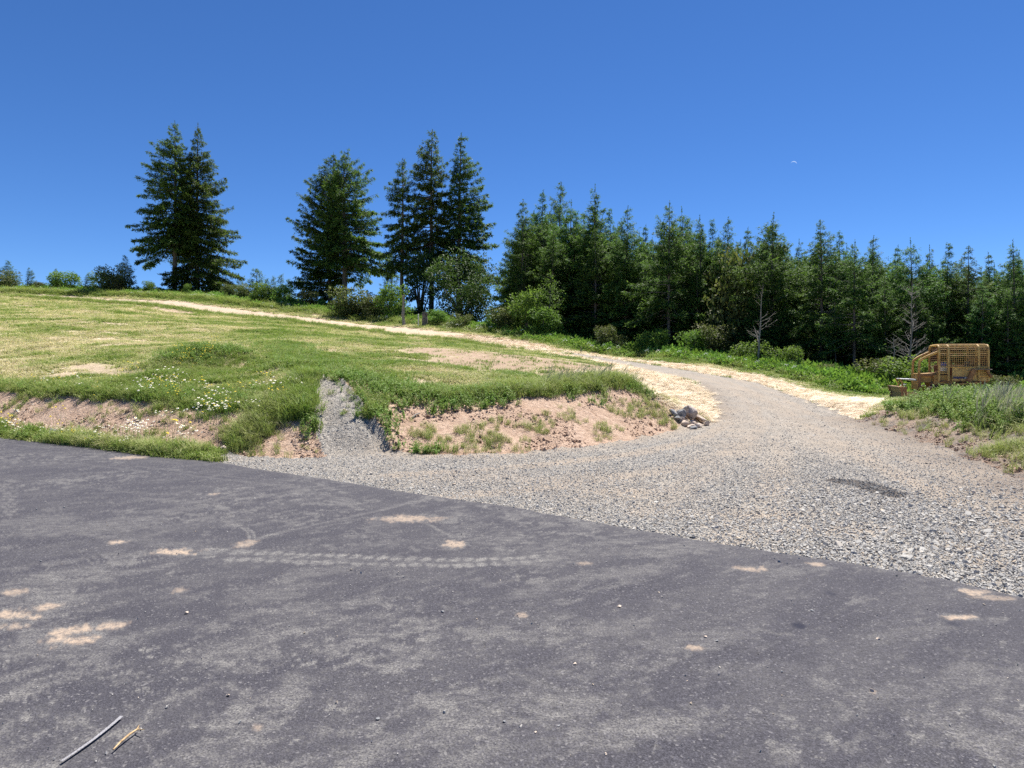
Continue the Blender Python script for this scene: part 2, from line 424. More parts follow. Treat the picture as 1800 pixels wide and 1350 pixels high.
th_d = np.arange(-0.74, 0.7401, 0.0021)
ex = []; a = 0.0; st_ = 0.0021
while th_d[-1] + a + st_ < PI:
    st_ = min(st_ * 1.18, 0.12); a += st_
    if th_d[-1] + a < PI - 0.02:
        ex.append(a)
ex = np.array(ex)
TH = np.concatenate([[-PI], (th_d[0] - ex)[::-1], th_d, th_d[-1] + ex, [PI]])
RR = [1.2]
while RR[-1] < 140: RR.append(RR[-1] * 1.0078)
while RR[-1] < 2400: RR.append(RR[-1] * 1.16)
RR = np.array(RR)
NT_, NR_ = len(TH), len(RR)
GX = np.sin(TH)[None, :] * RR[:, None]
GY = np.cos(TH)[None, :] * RR[:, None]
GZ = np.full(GX.shape, -20.0)
fx = GX.ravel(); fy = GY.ravel(); fz = GZ.ravel()
order = np.argsort(fy); sy = fy[order]
for f in tf:
    if len(f) != 3: continue
    p = TV[list(f)]; z = TZ[list(f)]
    lo = np.searchsorted(sy, p[:, 1].min() - 1e-6); hi = np.searchsorted(sy, p[:, 1].max() + 1e-6)
    s = order[lo:hi]
    if not len(s): continue
    X = fx[s]; Y = fy[s]
    m = (X >= p[:, 0].min() - 1e-6) & (X <= p[:, 0].max() + 1e-6)
    s = s[m]; X = X[m]; Y = Y[m]
    den = (p[1, 1] - p[2, 1]) * (p[0, 0] - p[2, 0]) + (p[2, 0] - p[1, 0]) * (p[0, 1] - p[2, 1])
    if abs(den) < 1e-12: continue
    l1 = ((p[1, 1] - p[2, 1]) * (X - p[2, 0]) + (p[2, 0] - p[1, 0]) * (Y - p[2, 1])) / den
    l2 = ((p[2, 1] - p[0, 1]) * (X - p[2, 0]) + (p[0, 0] - p[2, 0]) * (Y - p[2, 1])) / den
    l3 = 1 - l1 - l2
    m = (l1 > -1e-6) & (l2 > -1e-6) & (l3 > -1e-6)
    fz[s[m]] = l1[m] * z[0] + l2[m] * z[1] + l3[m] * z[2]
GZ = fz.reshape(GX.shape)
for it in range(4):
    P_ = np.pad(GZ, ((1, 1), (1, 1)), mode='edge')
    GZ = 0.25 * (P_[:-2, 1:-1] + P_[2:, 1:-1]) + 0.5 * P_[1:-1, 1:-1]
    P_ = np.pad(GZ, ((1, 1), (1, 1)), mode='edge')
    GZ = 0.25 * (P_[1:-1, :-2] + P_[1:-1, 2:]) + 0.5 * P_[1:-1, 1:-1]

def xy(line):
    return [(p[0], p[1]) for p in line]
def inside(poly, x, y):
    x = np.asarray(x); y = np.asarray(y)
    r = np.zeros(x.shape, bool)
    n = len(poly)
    for i in range(n):
        x1, y1 = poly[i]; x2, y2 = poly[(i + 1) % n]
        if y1 == y2: continue
        c = ((y1 > y) != (y2 > y)) & (x < (x2 - x1) * (y - y1) / (y2 - y1) + x1)
        r ^= c
    return r
def dist_line(line, x, y):
    d = np.full(np.shape(x), 1e9)
    for (x1, y1), (x2, y2) in zip(line, line[1:]):
        dx, dy = x2 - x1, y2 - y1
        t = np.clip(((x - x1) * dx + (y - y1) * dy) / (dx * dx + dy * dy + 1e-12), 0, 1)
        d = np.minimum(d, np.hypot(x - x1 - t * dx, y - y1 - t * dy))
    return d
R = lambda l: list(reversed(l))
PG_gravel = [AE[8]] + xy(L_base_l[4:]) + xy(L_rim_l[1:]) + [W(548, 652, 17.4)[:2], W(562, 652, 17.4)[:2]] + xy(R(L_rim_r)) + xy(L_base_r[1:]) + xy(L_road_l[1:]) + xy(R(L_road_r)) + xy(L_mound_b[1:]) + [(12, 3), (11, -3), (3, 2), (0, 6), (-4, 9)]
PG_straw1 = xy(L_crest) + xy(L_road_l[1:]) + [W(*p)[:2] for p in [(975, 617, 49), (955, 617, 46), (1010, 631, 41.5), (1075, 645, 34.5), (1050, 651, 29), (1000, 655, 26.5), (1020, 662, 23.5), (1085, 667, 21)]]
PG_straw2 = xy(R(L_road_r)) + [W(1530, 730, 21)[:2], W(1575, 712, 26)[:2]] + xy(L_straw_r)
PG_straw3 = xy(L_far_lo) + xy(R(L_far_hi)) + [W(985, 618, 50)[:2]]
PG_dirt1 = xy(L_base_l) + xy(R(L_rim_l)[2:3]) + xy(R(L_top_l))
PG_dirt2 = xy(L_base_r) + xy(R(L_crest)[1:]) + xy(R(L_top_r)[1:])
PG_dirt2b = xy(L_bed_r) + xy(R(L_rim_r)) 
PG_dirt3 = xy(L_mound_b) + xy(R(L_mound_t))
PG_dirt4 = xy(L_rim_r) + [W(640, 660, 16)[:2], W(690, 690, 14.5)[:2]] + [L_top_r[1][:2]]

def jit(x, y, a):
    r = np.hypot(x, y)
    return x + a * (fbm(x * 2.2, y * 2.2, 5, 4, .6) - .5), y + a * (fbm(x * 2.2 + 50, y * 2.2, 9, 4, .6) - .5)

def region(x, y):
    """0 meadow, 1 gravel, 2 straw, 3 bare soil"""
    r = np.hypot(x, y)
    jx, jy = jit(x, y, np.clip(r * 0.03, 0.25, 1.6))
    out = np.zeros(np.shape(x), int)
    out[inside(PG_straw3, jx, jy) | inside(PG_straw2, jx, jy) | inside(PG_straw1, jx, jy)] = 2
    out[inside(PG_dirt1, jx, jy) | inside(PG_dirt2, jx, jy) | inside(PG_dirt4, jx, jy)] = 3
    out[inside(PG_dirt3, jx, jy)] = 3
    kx, ky = jit(x, y, np.clip(r * 0.03, 0.12, .8))
    out[inside(PG_gravel, kx, ky)] = 1
    return out
REG = region(GX, GY)
# bumps of the real ground
r_ = np.hypot(GX, GY)
near = 1 - sstep(60, 110, r_)
md = (fbm(GX * .12, GY * .12, 21, 3) - .5) * 0.7 * sstep(22, 45, r_) + (fbm(GX * .7, GY * .7, 22, 4) - .5) * 0.22
sl_ = (fbm(GX * 1.6, GY * 1.6, 31, 5, .6) - .5) * 0.15 + (1 - np.abs(2 * fbm(GX * 1.5 + .25 * GY, GY * .45, 33, 4, .6) - 1)) * -0.06 + (fbm(GX * 7, GY * 7, 34, 3) - .5) * 0.07
gv = (fbm(GX * .8, GY * .8, 41, 4) - .5) * 0.035 + (fbm(GX * 9, GY * 9, 42, 2) - .5) * 0.018
sw = (fbm(GX * 1.1, GY * 1.1, 51, 4) - .5) * 0.10 + (fbm(GX * 5, GY * 5, 52, 3) - .5) * 0.06
dz = np.select([REG == 1, REG == 2, REG == 3], [gv, sw, sl_], md)
for it in range(2):
    P_ = np.pad(dz, ((1, 1), (1, 1)), mode='edge')
    dz = (P_[:-2, 1:-1] + P_[2:, 1:-1] + P_[1:-1, :-2] + P_[1:-1, 2:] + 2 * P_[1:-1, 1:-1]) / 6
GZ = GZ + dz * near
for (u, v, d, rad, hgt) in [(350, 622, 21.8, 1.35, .5), (395, 632, 20.8, .9, .38), (300, 640, 20.2, 1.0, .28), (505, 643, 18.6, .8, .30), (270, 662, 18.0, .8, .18)]:
    x0, y0, _ = W(u, v, d)
    q = ((GX - x0) / rad) ** 2 + ((GY - y0) / rad) ** 2
    GZ += hgt * np.exp(-q) * (0.75 + 0.5 * fbm(GX * 2.5, GY * 2.5, 61, 3))
# undercut shadow line beside the washed-out channel
dl = dist_line(xy(L_rim_r), GX, GY)
GZ += 0.05 * np.exp(-(dl / .16) ** 2) * inside(PG_dirt4 + [], GX, GY)
db = dist_line([((a[0] + b[0]) / 2, (a[1] + b[1]) / 2) for a, b in zip(L_bed_r, L_rim_r)], GX, GY)
GZ -= 0.07 * np.exp(-(db / .10) ** 2) * (0.25 + 0.9 * fbm(GX * 1.7, GY * 1.7, 66, 2))
# keep the ground under the asphalt sheet
AEa = np.array(AE)
ATH = np.arctan2(AEa[:, 0], AEa[:, 1]); AR = np.hypot(AEa[:, 0], AEa[:, 1])
def asph_r(th):
    # radius of the asphalt edge along a bearing (piecewise straight in plan)
    th = np.asarray(th, float)
    out = np.full(th.shape, 60.0)
    for i in range(len(AEa) - 1):
        m = (th >= ATH[i]) & (th <= ATH[i + 1])
        if not m.any(): continue
        p, q = AEa[i], AEa[i + 1]
        dx, dy = q - p
        s, c = np.sin(th[m]), np.cos(th[m])
        out[m] = (p[0] * dy - p[1] * dx) / (s * dy - c * dx)
    return out + 0.09 * (fbm(th * 46, th * 0 + 3, 71, 6, .7) - .5) * np.clip(out / 7, .4, 3)
RE = asph_r(TH)
under = r_ < RE[None, :]
GZ = np.where(under, np.minimum(GZ, -0.02), GZ)
edge_near = np.exp(-np.maximum(r_ - RE[None, :], 0) / 0.6)
GZ = np.where(~under & (r_ < 40), GZ * (1 - .9 * edge_near) + .9 * edge_near * 0.012, GZ)

LOGR = np.log(RR)
def ground_z(x, y):
    x = np.asarray(x, float); y = np.asarray(y, float)
    t = np.arctan2(x, y); lr = np.log(np.clip(np.hypot(x, y), RR[0], RR[-1] * .999))
    j = np.clip(np.searchsorted(TH, t) - 1, 0, NT_ - 2); i = np.clip(np.searchsorted(LOGR, lr) - 1, 0, NR_ - 2)
    a = (t - TH[j]) / (TH[j + 1] - TH[j]); b = (lr - LOGR[i]) / (LOGR[i + 1] - LOGR[i])
    return (GZ[i, j] * (1 - a) + GZ[i, j + 1] * a) * (1 - b) + (GZ[i + 1, j] * (1 - a) + GZ[i + 1, j + 1] * a) * b
def gz(x, y):
    return float(ground_z(np.array([x]), np.array([y]))[0])
def on_asphalt(x, y):
    return np.hypot(x, y) < np.interp(np.arctan2(x, y), TH, RE)

# masks of the meadow
def green_mask(x, y):
    rowx, rowy = x * .20 + y * .05 + 1.2 * fbm(x * .15, y * .15, 79, 3), y * .34 + 1.6 * fbm(x * .1, y * .1, 80, 3)
    g = 0.48 + (fbm(rowx, rowy, 81, 5, .62) - .5) * 1.9 + (fbm(x * .45, y * .45, 82, 5, .65) - .5) * 1.5 + (fbm(x * .05, y * .05, 84, 2) - .5) * .7
    # lush strip behind the washed-out channel and along the bank tops
    lush = np.exp(-(dist_line([W(490, 590, 34)[:2], W(520, 620, 24)[:2], W(570, 645, 18.5)[:2], W(700, 660, 17)[:2]], x, y) / np.clip(.05 * y, .8, 1.8)) ** 2)
    bank = np.exp(-(dist_line(xy(L_top_l) , x, y) / 1.2) ** 2) + np.exp(-(dist_line(xy(L_top_r), x, y) / 1.4) ** 2)
    mound = np.exp(-(np.hypot(x - W(350, 622, 21.8)[0], y - 21.3) / 1.9) ** 2)
    fr = 1 - sstep(0.5, 3.0, dist_line(xy(L_fringe), x, y))
    beyond = (y > np.interp(x, [p[0] for p in R(L_fringe)], [p[1] for p in R(L_fringe)])).astype(float)
    g = g + .32 * lush + .22 * bank + .28 * mound + .45 * fr + .6 * beyond
    # pale mown hay at far left, drier middle
    for ln, wd_ in (([(-60, 580, 43), (60, 573, 47), (130, 570, 48.5)], .9), ([(-40, 625, 26), (90, 606, 31.5), (160, 596, 35)], .6), ([(-40, 646, 21.5), (70, 626, 26), (130, 622, 27)], .45), ([(225, 604, 31), (300, 598, 33), (345, 588, 38)], .5),
                    ([(180, 580, 42), (280, 574, 45), (380, 566, 50)], .8), ([(395, 606, 31), (480, 603, 32.5)], .5), ([(560, 612, 30), (640, 622, 26), (720, 630, 24)], .6), ([(0, 548, 64), (150, 545, 67), (330, 560, 57)], 1.0)):
        g = g - .75 * np.exp(-(dist_line([W(*p)[:2] for p in ln], x + .8 * (fbm(x * .6, y * .6, 86, 3) - .5), y + 2.4 * (fbm(x * .5, y * .5, 87, 3) - .5)) / wd_) ** 2)
    x1, y1, _ = W(60, 590, 36); x2, y2, _ = W(80, 575, 44)
    g -= .35 * np.exp(-(((x - x1) / 14) ** 2 + ((y - y1) / 6) ** 2))
    return np.clip(g, 0, 1)
def dirt_mask(x, y):
    m = np.zeros(np.shape(x))
    def blob(u, v, d, rx, ry, a=1.0):
        x0, y0, _ = W(u, v, d)
        q = ((x - x0) / rx) ** 2 + ((y - y0) / ry) ** 2
        return a * (1 - sstep(.35, 1.3, q + (fbm(x * .9, y * .5, 91, 5, .65) - .5) * 1.7))
    m = np.maximum(m, blob(900, 638, 29, 4.6, 7.5, 1.0))
    m = np.maximum(m, blob(800, 630, 33, 3.6, 5.5, 1.0))
    m = np.maximum(m, blob(990, 641, 31, 2.6, 6.0, 1.0))
    m = np.maximum(m, blob(320, 615, 22.2, 1.0, .5, .9))
    m = np.maximum(m, blob(265, 645, 19.3, .9, .4, .7))
    m = np.maximum(m, blob(460, 650, 18.2, .7, .5, .8))
    m = np.maximum(m, blob(408, 642, 20.2, .35, .3, .9))
    lo = dist_line([W(330, 553, 76)[:2], W(260, 541, 83)[:2], W(160, 531, 88)[:2]], x, y)
    m = np.maximum(m, (1 - sstep(.8, 2.6, lo + 2 * (fbm(x * .4, y * .4, 95, 3) - .5))) * .9)
    n = fbm(x * .35, y * .9, 97, 4, .6)
    m = np.maximum(m, sstep(.57, .72, n) * .7)
    return np.clip(m, 0, 1)

# ------------------------------------------------------------------ the ground sheets
def sub_sheet(name, sel, mat, kind, label=None, cat=None, attrs=None):
    ids = np.arange(NR_ * NT_).reshape(NR_, NT_)
    q = np.stack([ids[:-1, :-1], ids[:-1, 1:], ids[1:, 1:], ids[1:, :-1]], -1)
    q = q[sel]
    used, inv = np.unique(q.ravel(), return_inverse=True)
    co = np.stack([GX.ravel()[used], GY.ravel()[used], GZ.ravel()[used]], -1)
    me = mesh_from(name, co, quads=inv.reshape(-1, 4)[:, ::-1], smooth=True)
    for k, fn in (attrs or {}).items():
        fattr(me, k, fn(co[:, 0], co[:, 1]))
    return link(name, me, mat, kind=kind, label=label, cat=cat)
cell = REG[:-1, :-1]
ncov = (under[:-1, :-1] & under[1:, :-1] & under[:-1, 1:] & under[1:, 1:]) & (np.roll(under, -6, 0)[:-1, :-1])
TRACKS = []
for px, a in [([(1180, 659, 34.5), (1240, 680, 28.5), (1275, 710, 23), (1278, 745, 0), (1225, 775, 0), (1100, 800, 0), (900, 822, 0), (700, 836, 0)], .75),
              ([(1215, 659, 36), (1285, 683, 28.5), (1325, 712, 23.3), (1340, 750, 0), (1300, 790, 0), (1180, 825, 0), (980, 855, 0), (800, 872, 0)], .7),
              ([(1240, 664, 36), (1320, 689, 28), (1385, 720, 22.5), (1450, 765, 0), (1540, 815, 0), (1650, 870, 0), (1800, 925, 0)], .75),
              ([(1290, 672, 34), (1370, 700, 27), (1440, 732, 21), (1540, 780, 0), (1640, 820, 0), (1800, 880, 0)], .7),
              ([(1300, 712, 23.3), (1300, 760, 0), (1240, 830, 0), (1130, 900, 0)], .45), ([(1345, 730, 21), (1375, 790, 0), (1350, 870, 0), (1280, 950, 0)], .45)]:
    TRACKS.append(([W(*p)[:2] if p[2] else G(p[0], p[1]) for p in px], a))
def tan_mask(x, y):
    e = np.exp(-(dist_line(xy(L_mound_b), x, y) / 1.3) ** 2) * .95
    e = np.maximum(e, np.exp(-(dist_line(xy(L_road_l[:6]), x, y) / .9) ** 2) * .7)
    e = np.maximum(e, np.exp(-(dist_line(xy(L_base_r), x, y) / .55) ** 2) * .8)
    rut = [W(1500, 800, 12.2)[:2], W(1430, 760, 16.3)[:2], W(1375, 725, 23)[:2], W(1310, 690, 29)[:2], W(1200, 661, 35)[:2]]
    rut2 = [W(1290, 800, 12.2)[:2], W(1300, 750, 17.8)[:2], W(1300, 715, 24.2)[:2], W(1270, 688, 29)[:2], W(1170, 656, 35.5)[:2]]
    e = np.maximum(e, np.exp(-(dist_line(rut, x, y) / .8) ** 2) * .6)
    e = np.maximum(e, np.exp(-(dist_line(rut2, x, y) / .7) ** 2) * .5)
    e = np.maximum(e, .30 * sstep(13, 22, y))
    for ln, a in TRACKS:
        d = dist_line(ln, x, y)
        e = np.maximum(e, a * np.exp(-(d / .26) ** 4))
    for (u, v, rx, ry) in [(1090, 868, .8, .5), (1000, 845, 1.2, .6), (1740, 990, .35, .25), (1480, 930, .6, .3), (1700, 960, .3, .2), (860, 838, 1.0, .5), (1330, 905, .8, .25)]:
        x0, y0 = G(u, v)
        e = np.maximum(e, .75 * np.exp(-((x - x0) / rx) ** 2 - ((y - y0) / ry) ** 2))
    return np.clip(e * (.45 + 1.5 * fbm(x * 1.7, y * 1.7, 101, 4, .6)), 0, 1)
def damp_mask(x, y):
    ln = [G(1478, 847), G(1505, 850), G(1530, 857), G(1560, 868)]
    wd = .10 + .16 * np.exp(-((x - G(1527, 857)[0]) / .35) ** 2)
    d = dist_line(ln, x, y)
    return np.clip((1 - sstep(.7, 1.2, d / wd + (fbm(x * 9, y * 9, 111, 3) - .5) * 1.2)) * .9, 0, 1)
def gray_mask(x, y):
    m = (x > 6).astype(float)
    return m * np.clip(.7 + 1.3 * (fbm(x * 1.1, y * 1.1, 121, 4, .6) - .4), 0, 1)
sub_sheet('meadow', (cell == 0) & ~ncov, M['meadow'], 'structure', 'sloping mown meadow of green grass and pale hay above the bank', attrs={'green': green_mask, 'dirt': dirt_mask})
sub_sheet('gravel_road', (cell == 1) & ~ncov, M['gravel'], 'structure', 'grey gravel road widening onto the asphalt and curving uphill', attrs={'tan': tan_mask, 'damp': damp_mask, 'brown': lambda x, y: np.clip(np.exp(-(dist_line(xy(L_mound_b), x, y) / 1.0) ** 2) * (.3 + 1.2 * fbm(x * 1.2, y * 1.2, 171, 4, .6)) + .6 * np.exp(-(dist_line(xy(L_road_l[1:5]), x, y) / .6) ** 2), 0, 1)})
sub_sheet('straw_ground', (cell == 2) & ~ncov, M['straw'], 'structure', 'pale straw covered verges beside the gravel road', attrs={'worn': lambda x, y: .95 * sstep(46, 58, y) + .35 * (fbm(x * .5, y * .5, 99, 3) > .55) * (y <= 46)})
sub_sheet('dirt_bank', (cell == 3) & ~ncov, M['soil'], 'structure', 'bare pinkish soil bank cut along the road', attrs={'gray': gray_mask})

# asphalt sheet
ths = np.concatenate([np.arange(-1.15, -.74, .01), np.arange(-.74, .74, .0021), np.arange(.74, 2.3, .02)])
re_ = asph_r(ths)
K = 250
tt = np.linspace(0, 1, K)
r0 = 1.3
RA = r0 * (re_[None, :] / r0) ** tt[:, None]
RA = np.vstack([RA, RA[-1:] + .012])
AX = np.sin(ths)[None, :] * RA; AY = np.cos(ths)[None, :] * RA
AZ = np.full(AX.shape, 0.022) + (fbm(AX * .5, AY * .5, 131, 3) - .5) * .012
AZ[-2] -= .004
AZ[-1] = -.03
n_ = len(ths)
ids = np.arange(AX.size).reshape(AX.shape)
q = np.stack([ids[:-1, :-1], ids[1:, :-1], ids[1:, 1:], ids[:-1, 1:]], -1).reshape(-1, 4)
me = mesh_from('road', np.stack([AX.ravel(), AY.ravel(), AZ.ravel()], -1), quads=q, smooth=True)
ax, ay = AX.ravel(), AY.ravel()
dust = np.zeros(ax.shape); soil = np.zeros(ax.shape); oil = np.zeros(ax.shape)
def scale_at(v):
    d = CH * F / (v - VH)
    return d / F, d * d / (F * CH)
def blob(arr, u, v, ru, rv, a=1.0, rough=.9, seed=0, rot=0.0):
    x0, y0 = G(u, v); su, sv = scale_at(v)
    m = (np.abs(ax - x0) < 4 * ru * su + 4 * rv * sv) & (np.abs(ay - y0) < 4 * rv * sv + 4 * ru * su)
    if not m.any(): return
    dx, dy = ax[m] - x0, ay[m] - y0
    c, s = math.cos(rot), math.sin(rot)
    dx, dy = dx * c + dy * s, -dx * s + dy * c
    q = np.sqrt((dx / (ru * su)) ** 2 + (dy / (rv * sv)) ** 2)
    q = q + rough * (fbm(ax[m] * 14, ay[m] * 14, 200 + seed, 4, .65) - .5) * 1.6
    arr[m] = np.maximum(arr[m], a * (1 - sstep(.55, 1.25, q)))
def stroke(arr, px, wpx, a=.6, rough=.8, seed=0):
    ln = [G(*p) for p in px]
    m_ = min(p[1] for p in ln) - .8, max(p[1] for p in ln) + .8, min(p[0] for p in ln) - .8, max(p[0] for p in ln) + .8
    m = (ay > m_[0]) & (ay < m_[1]) & (ax > m_[2]) & (ax < m_[3])
    wd = wpx * scale_at(px[len(px) // 2][1])[0]
    d = dist_line(ln, ax[m], ay[m]) / wd + rough * (fbm(ax[m] * 9, ay[m] * 9, 300 + seed, 4, .65) - .5) * 1.8
    arr[m] = np.maximum(arr[m], a * (1 - sstep(.5, 1.3, d)))
# general dust: cloudy, streaked the way the vehicles turn
dd = ax * .75 + ay * .66; de = -ax * .66 + ay * .75
f1 = fbm(dd * .8, de * .8, 141, 5, .6); f2 = fbm(dd * 2.2, de * 7, 147, 5, .62); f3 = fbm(dd * 6, de * 6, 149, 4, .6)
dust = np.maximum(dust, sstep(.50, .76, f1 * .25 + f2 * .75) * .5)
dust = np.maximum(dust, sstep(.54, .68, f3) * sstep(.34, .6, f1) * .6)
dust = np.maximum(dust, .17 * sstep(.44, .68, fbm(dd * 1.1 + 7, de * 2.6, 157, 6, .65)))
dust = np.maximum(dust, .42 * sstep(.60, .72, fbm(dd * 4, de * 11, 158, 5, .65)))
for i, (u, v, ru, rv, a) in enumerate([(1000, 1250, 120, 26, .62), (1120, 1290, 150, 28, .6), (1230, 1130, 150, 16, .40), (1080, 1110, 90, 16, .42), (700, 1320, 150, 25, .45), (860, 1330, 120, 22, .4), (330, 1330, 60, 16, .5),
                                      (470, 1050, 70, 16, .35), (520, 1075, 60, 10, .35), (950, 990, 70, 12, .5), (1100, 1010, 90, 12, .45), (1190, 970, 90, 12, .5), (1080, 958, 100, 6, .45), (1390, 1010, 80, 9, .4),
                                      (280, 975, 60, 6, .5), (150, 930, 140, 14, .42), (60, 920, 80, 12, .4), (130, 1010, 60, 8, .5), (60, 1027, 50, 8, .5), (90, 1045, 40, 7, .5), (230, 1010, 50, 6, .4), (100, 1060, 60, 10, .55),
                                      (50, 1090, 60, 16, .6), (130, 1120, 90, 22, .55), (210, 1130, 50, 12, .5), (170, 1150, 60, 12, .35), (60, 1185, 30, 9, .5), (10, 1200, 25, 10, .5), (110, 1160, 60, 9, .4), (310, 900, 60, 4, .4), (560, 1010, 70, 8, .35),
                                      (820, 1235, 60, 12, .4), (640, 1230, 60, 10, .3), (1550, 1230, 130, 20, .35), (1700, 1190, 80, 14, .35), (1600, 1120, 120, 10, .3), (470, 1240, 50, 8, .3)]):
    blob(dust, u, v, ru, rv, a, 1.0, i, .35)
for i, (u, v, ru, rv, a) in enumerate([(210, 957, 15, 3, 1), (312, 975, 30, 4.5, 1), (85, 1072, 20, 5, .9), (17, 1086, 28, 8, .9), (122, 1115, 22, 7, .95), (130, 1131, 36, 9, 1), (200, 1105, 17, 6, .9), (20, 1107, 24, 5, .7),
                                      (62, 1091, 11, 3, .9), (317, 1042, 11, 3, .6), (25, 1047, 20, 4, .7), (720, 915, 44, 5, .75), (800, 960, 15, 6, .9), (433, 960, 14, 5, .6), (1682, 1092, 26, 3.5, 1), (1705, 1047, 13, 5, .9),
                                      (1725, 1046, 16, 3, .7), (1320, 1005, 20, 4, .75), (1225, 1147, 15, 4, .7), (1437, 997, 11, 3, .8), (917, 1087, 9, 3, .7), (1535, 1223, 7, 4, .7), (450, 1288, 10, 5, .6), (225, 867 - 60, 22, 2.4, .8), (1024, 995, 10, 2.5, .5), (375, 872, 9, 2, .6), (1750, 1056, 30, 3, .5)]):
    blob(soil, u, v, ru * 1.15, rv * 1.15, a * .9, 1.5, 40 + i, 0.0)
    blob(dust, u, v, ru * 1.7, rv * 1.7, .6 * a, 1.0, 80 + i)
for i, (u, v, ru, rv, a) in enumerate([(1405, 1107, 13, 7, .9), (1672, 1100, 16, 8, .55), (1460, 1049, 9, 5, .5), (1435, 1297, 14, 12, .4)]):
    blob(oil, u, v, ru, rv, a, .4, 120 + i)
# tyre lug prints
row1 = [(374, 969), (392, 971), (417, 974), (437, 974.5), (461, 976), (485, 977), (507, 978), (529, 980), (554, 980), (578, 980.5), (601, 981), (624, 982.5), (648, 984), (673, 985), (697, 986), (722, 987), (748, 987.5), (774, 988), (800, 988), (823, 988), (846, 988), (870, 987), (893, 986), (916, 985), (940, 983)]
row2 = [(369, 983), (403, 987.5), (428, 988), (454, 988), (478, 989), (506, 989.5), (528, 992.5), (554, 992.5), (576, 993), (601, 991), (628, 996), (654, 996), (678, 996.7), (704, 997), (730, 997), (756, 997), (778, 998.6), (803, 998.6), (825, 998), (847, 997), (872, 996), (900, 995), (925, 993), (950, 990)]
for i, (u, v) in enumerate(row1):
    blob(dust, u, v, 10.5, 4.6, .95, .55, 150 + i, -.5)
for i, (u, v) in enumerate(row2):
    blob(dust, u, v, 12, 4.6, .85, .6, 180 + i, .6)
for i in range(8):
    blob(dust, 14 + i * .5, 876 + i * 4.4, 17, 1.1, .65, .5, 210 + i)
for i in range(9):
    blob(dust, 255 + i * 12, 880 + i * .8, 10, 3, .42, .6, 220 + i, .6)
for i in range(11):
    blob(dust, 70 + i * 16, 930 + i * 2.5, 14, 3.5, .4, .6, 235 + i, .5)
for i in range(16):
    blob(dust, 970 + i * 19, 975 - i * 1.0 + (i % 2) * 8, 14, 4, .4, .7, 250 + i, .4)
for px, wp, a in [([(150, 930), (260, 955), (374, 972), (560, 987), (760, 993), (950, 986), (1120, 972), (1270, 958)], 26, .26), ([(408, 925), (424, 930), (436, 940), (440, 952)], 2.5, .7), ([(416, 924), (434, 931), (446, 941), (448, 951)], 2.2, .7), ([(424, 964), (440, 956), (470, 945), (484, 942)], 6, .65),
                  ([(484, 942), (540, 929), (589, 918), (620, 911), (680, 898), (740, 882)], 6, .45), ([(440, 852), (530, 862), (600, 880), (650, 894)], 5, .35), ([(330, 838), (430, 850), (520, 858)], 6, .35),
                  ([(640, 913), (700, 914), (752, 924), (790, 945), (803, 958)], 4, .55), ([(806, 958), (830, 948), (870, 935)], 3, .4), ([(0, 812), (120, 816), (260, 832)], 4, .35), ([(100, 850), (220, 868), (420, 880)], 5, .3),
                  ([(240, 822), (420, 842), (560, 852)], 4, .3), ([(560, 1007), (640, 1012), (720, 1006)], 2.5, .4), ([(370, 1145), (420, 1158), (500, 1160)], 2.2, .4), ([(430, 1176), (480, 1180)], 2, .35), ([(860, 1285), (880, 1300), (872, 1308)], 1.6, .6),
                  ([(0, 780), (80, 790), (200, 806), (330, 818), (420, 828)], 2.5, .3), ([(1150, 1060), (1300, 1100), (1420, 1140)], 5, .3), ([(900, 1190), (1010, 1230), (1130, 1275), (1220, 1300)], 12, .4),
                  ([(78, 1302), (108, 1284)], 1.6, .7), ([(200, 1213), (215, 1205)], 1.6, .6), ([(340, 1320), (362, 1303)], 2.5, .6), ([(1148, 1335), (1155, 1310), (1175, 1296)], 2, .45), ([(255, 1310), (270, 1345)], 2, .45), ([(262, 1318), (285, 1340)], 2, .4)]:
    stroke(dust, px, wp, a, .8, int(px[0][0]))
dust = np.maximum(dust, .5 * np.exp(-np.abs(np.hypot(ax, ay) - np.interp(np.arctan2(ax, ay), ths, re_)) / .18) * fbm(ax * 3, ay * 3, 155, 3))
dust = np.maximum(dust, .7 * sstep(.63, .71, fbm(dd * 9, de * 17, 161, 4, .6)) * sstep(.35, .6, f1))
fattr(me, 'dust', np.clip(dust, 0, 1)); fattr(me, 'soil', np.clip(soil, 0, 1)); fattr(me, 'oil', np.clip(oil, 0, 1))
link('asphalt_road', me, M['asphalt'], kind='structure', label='dark asphalt road with pale dust and tyre prints')

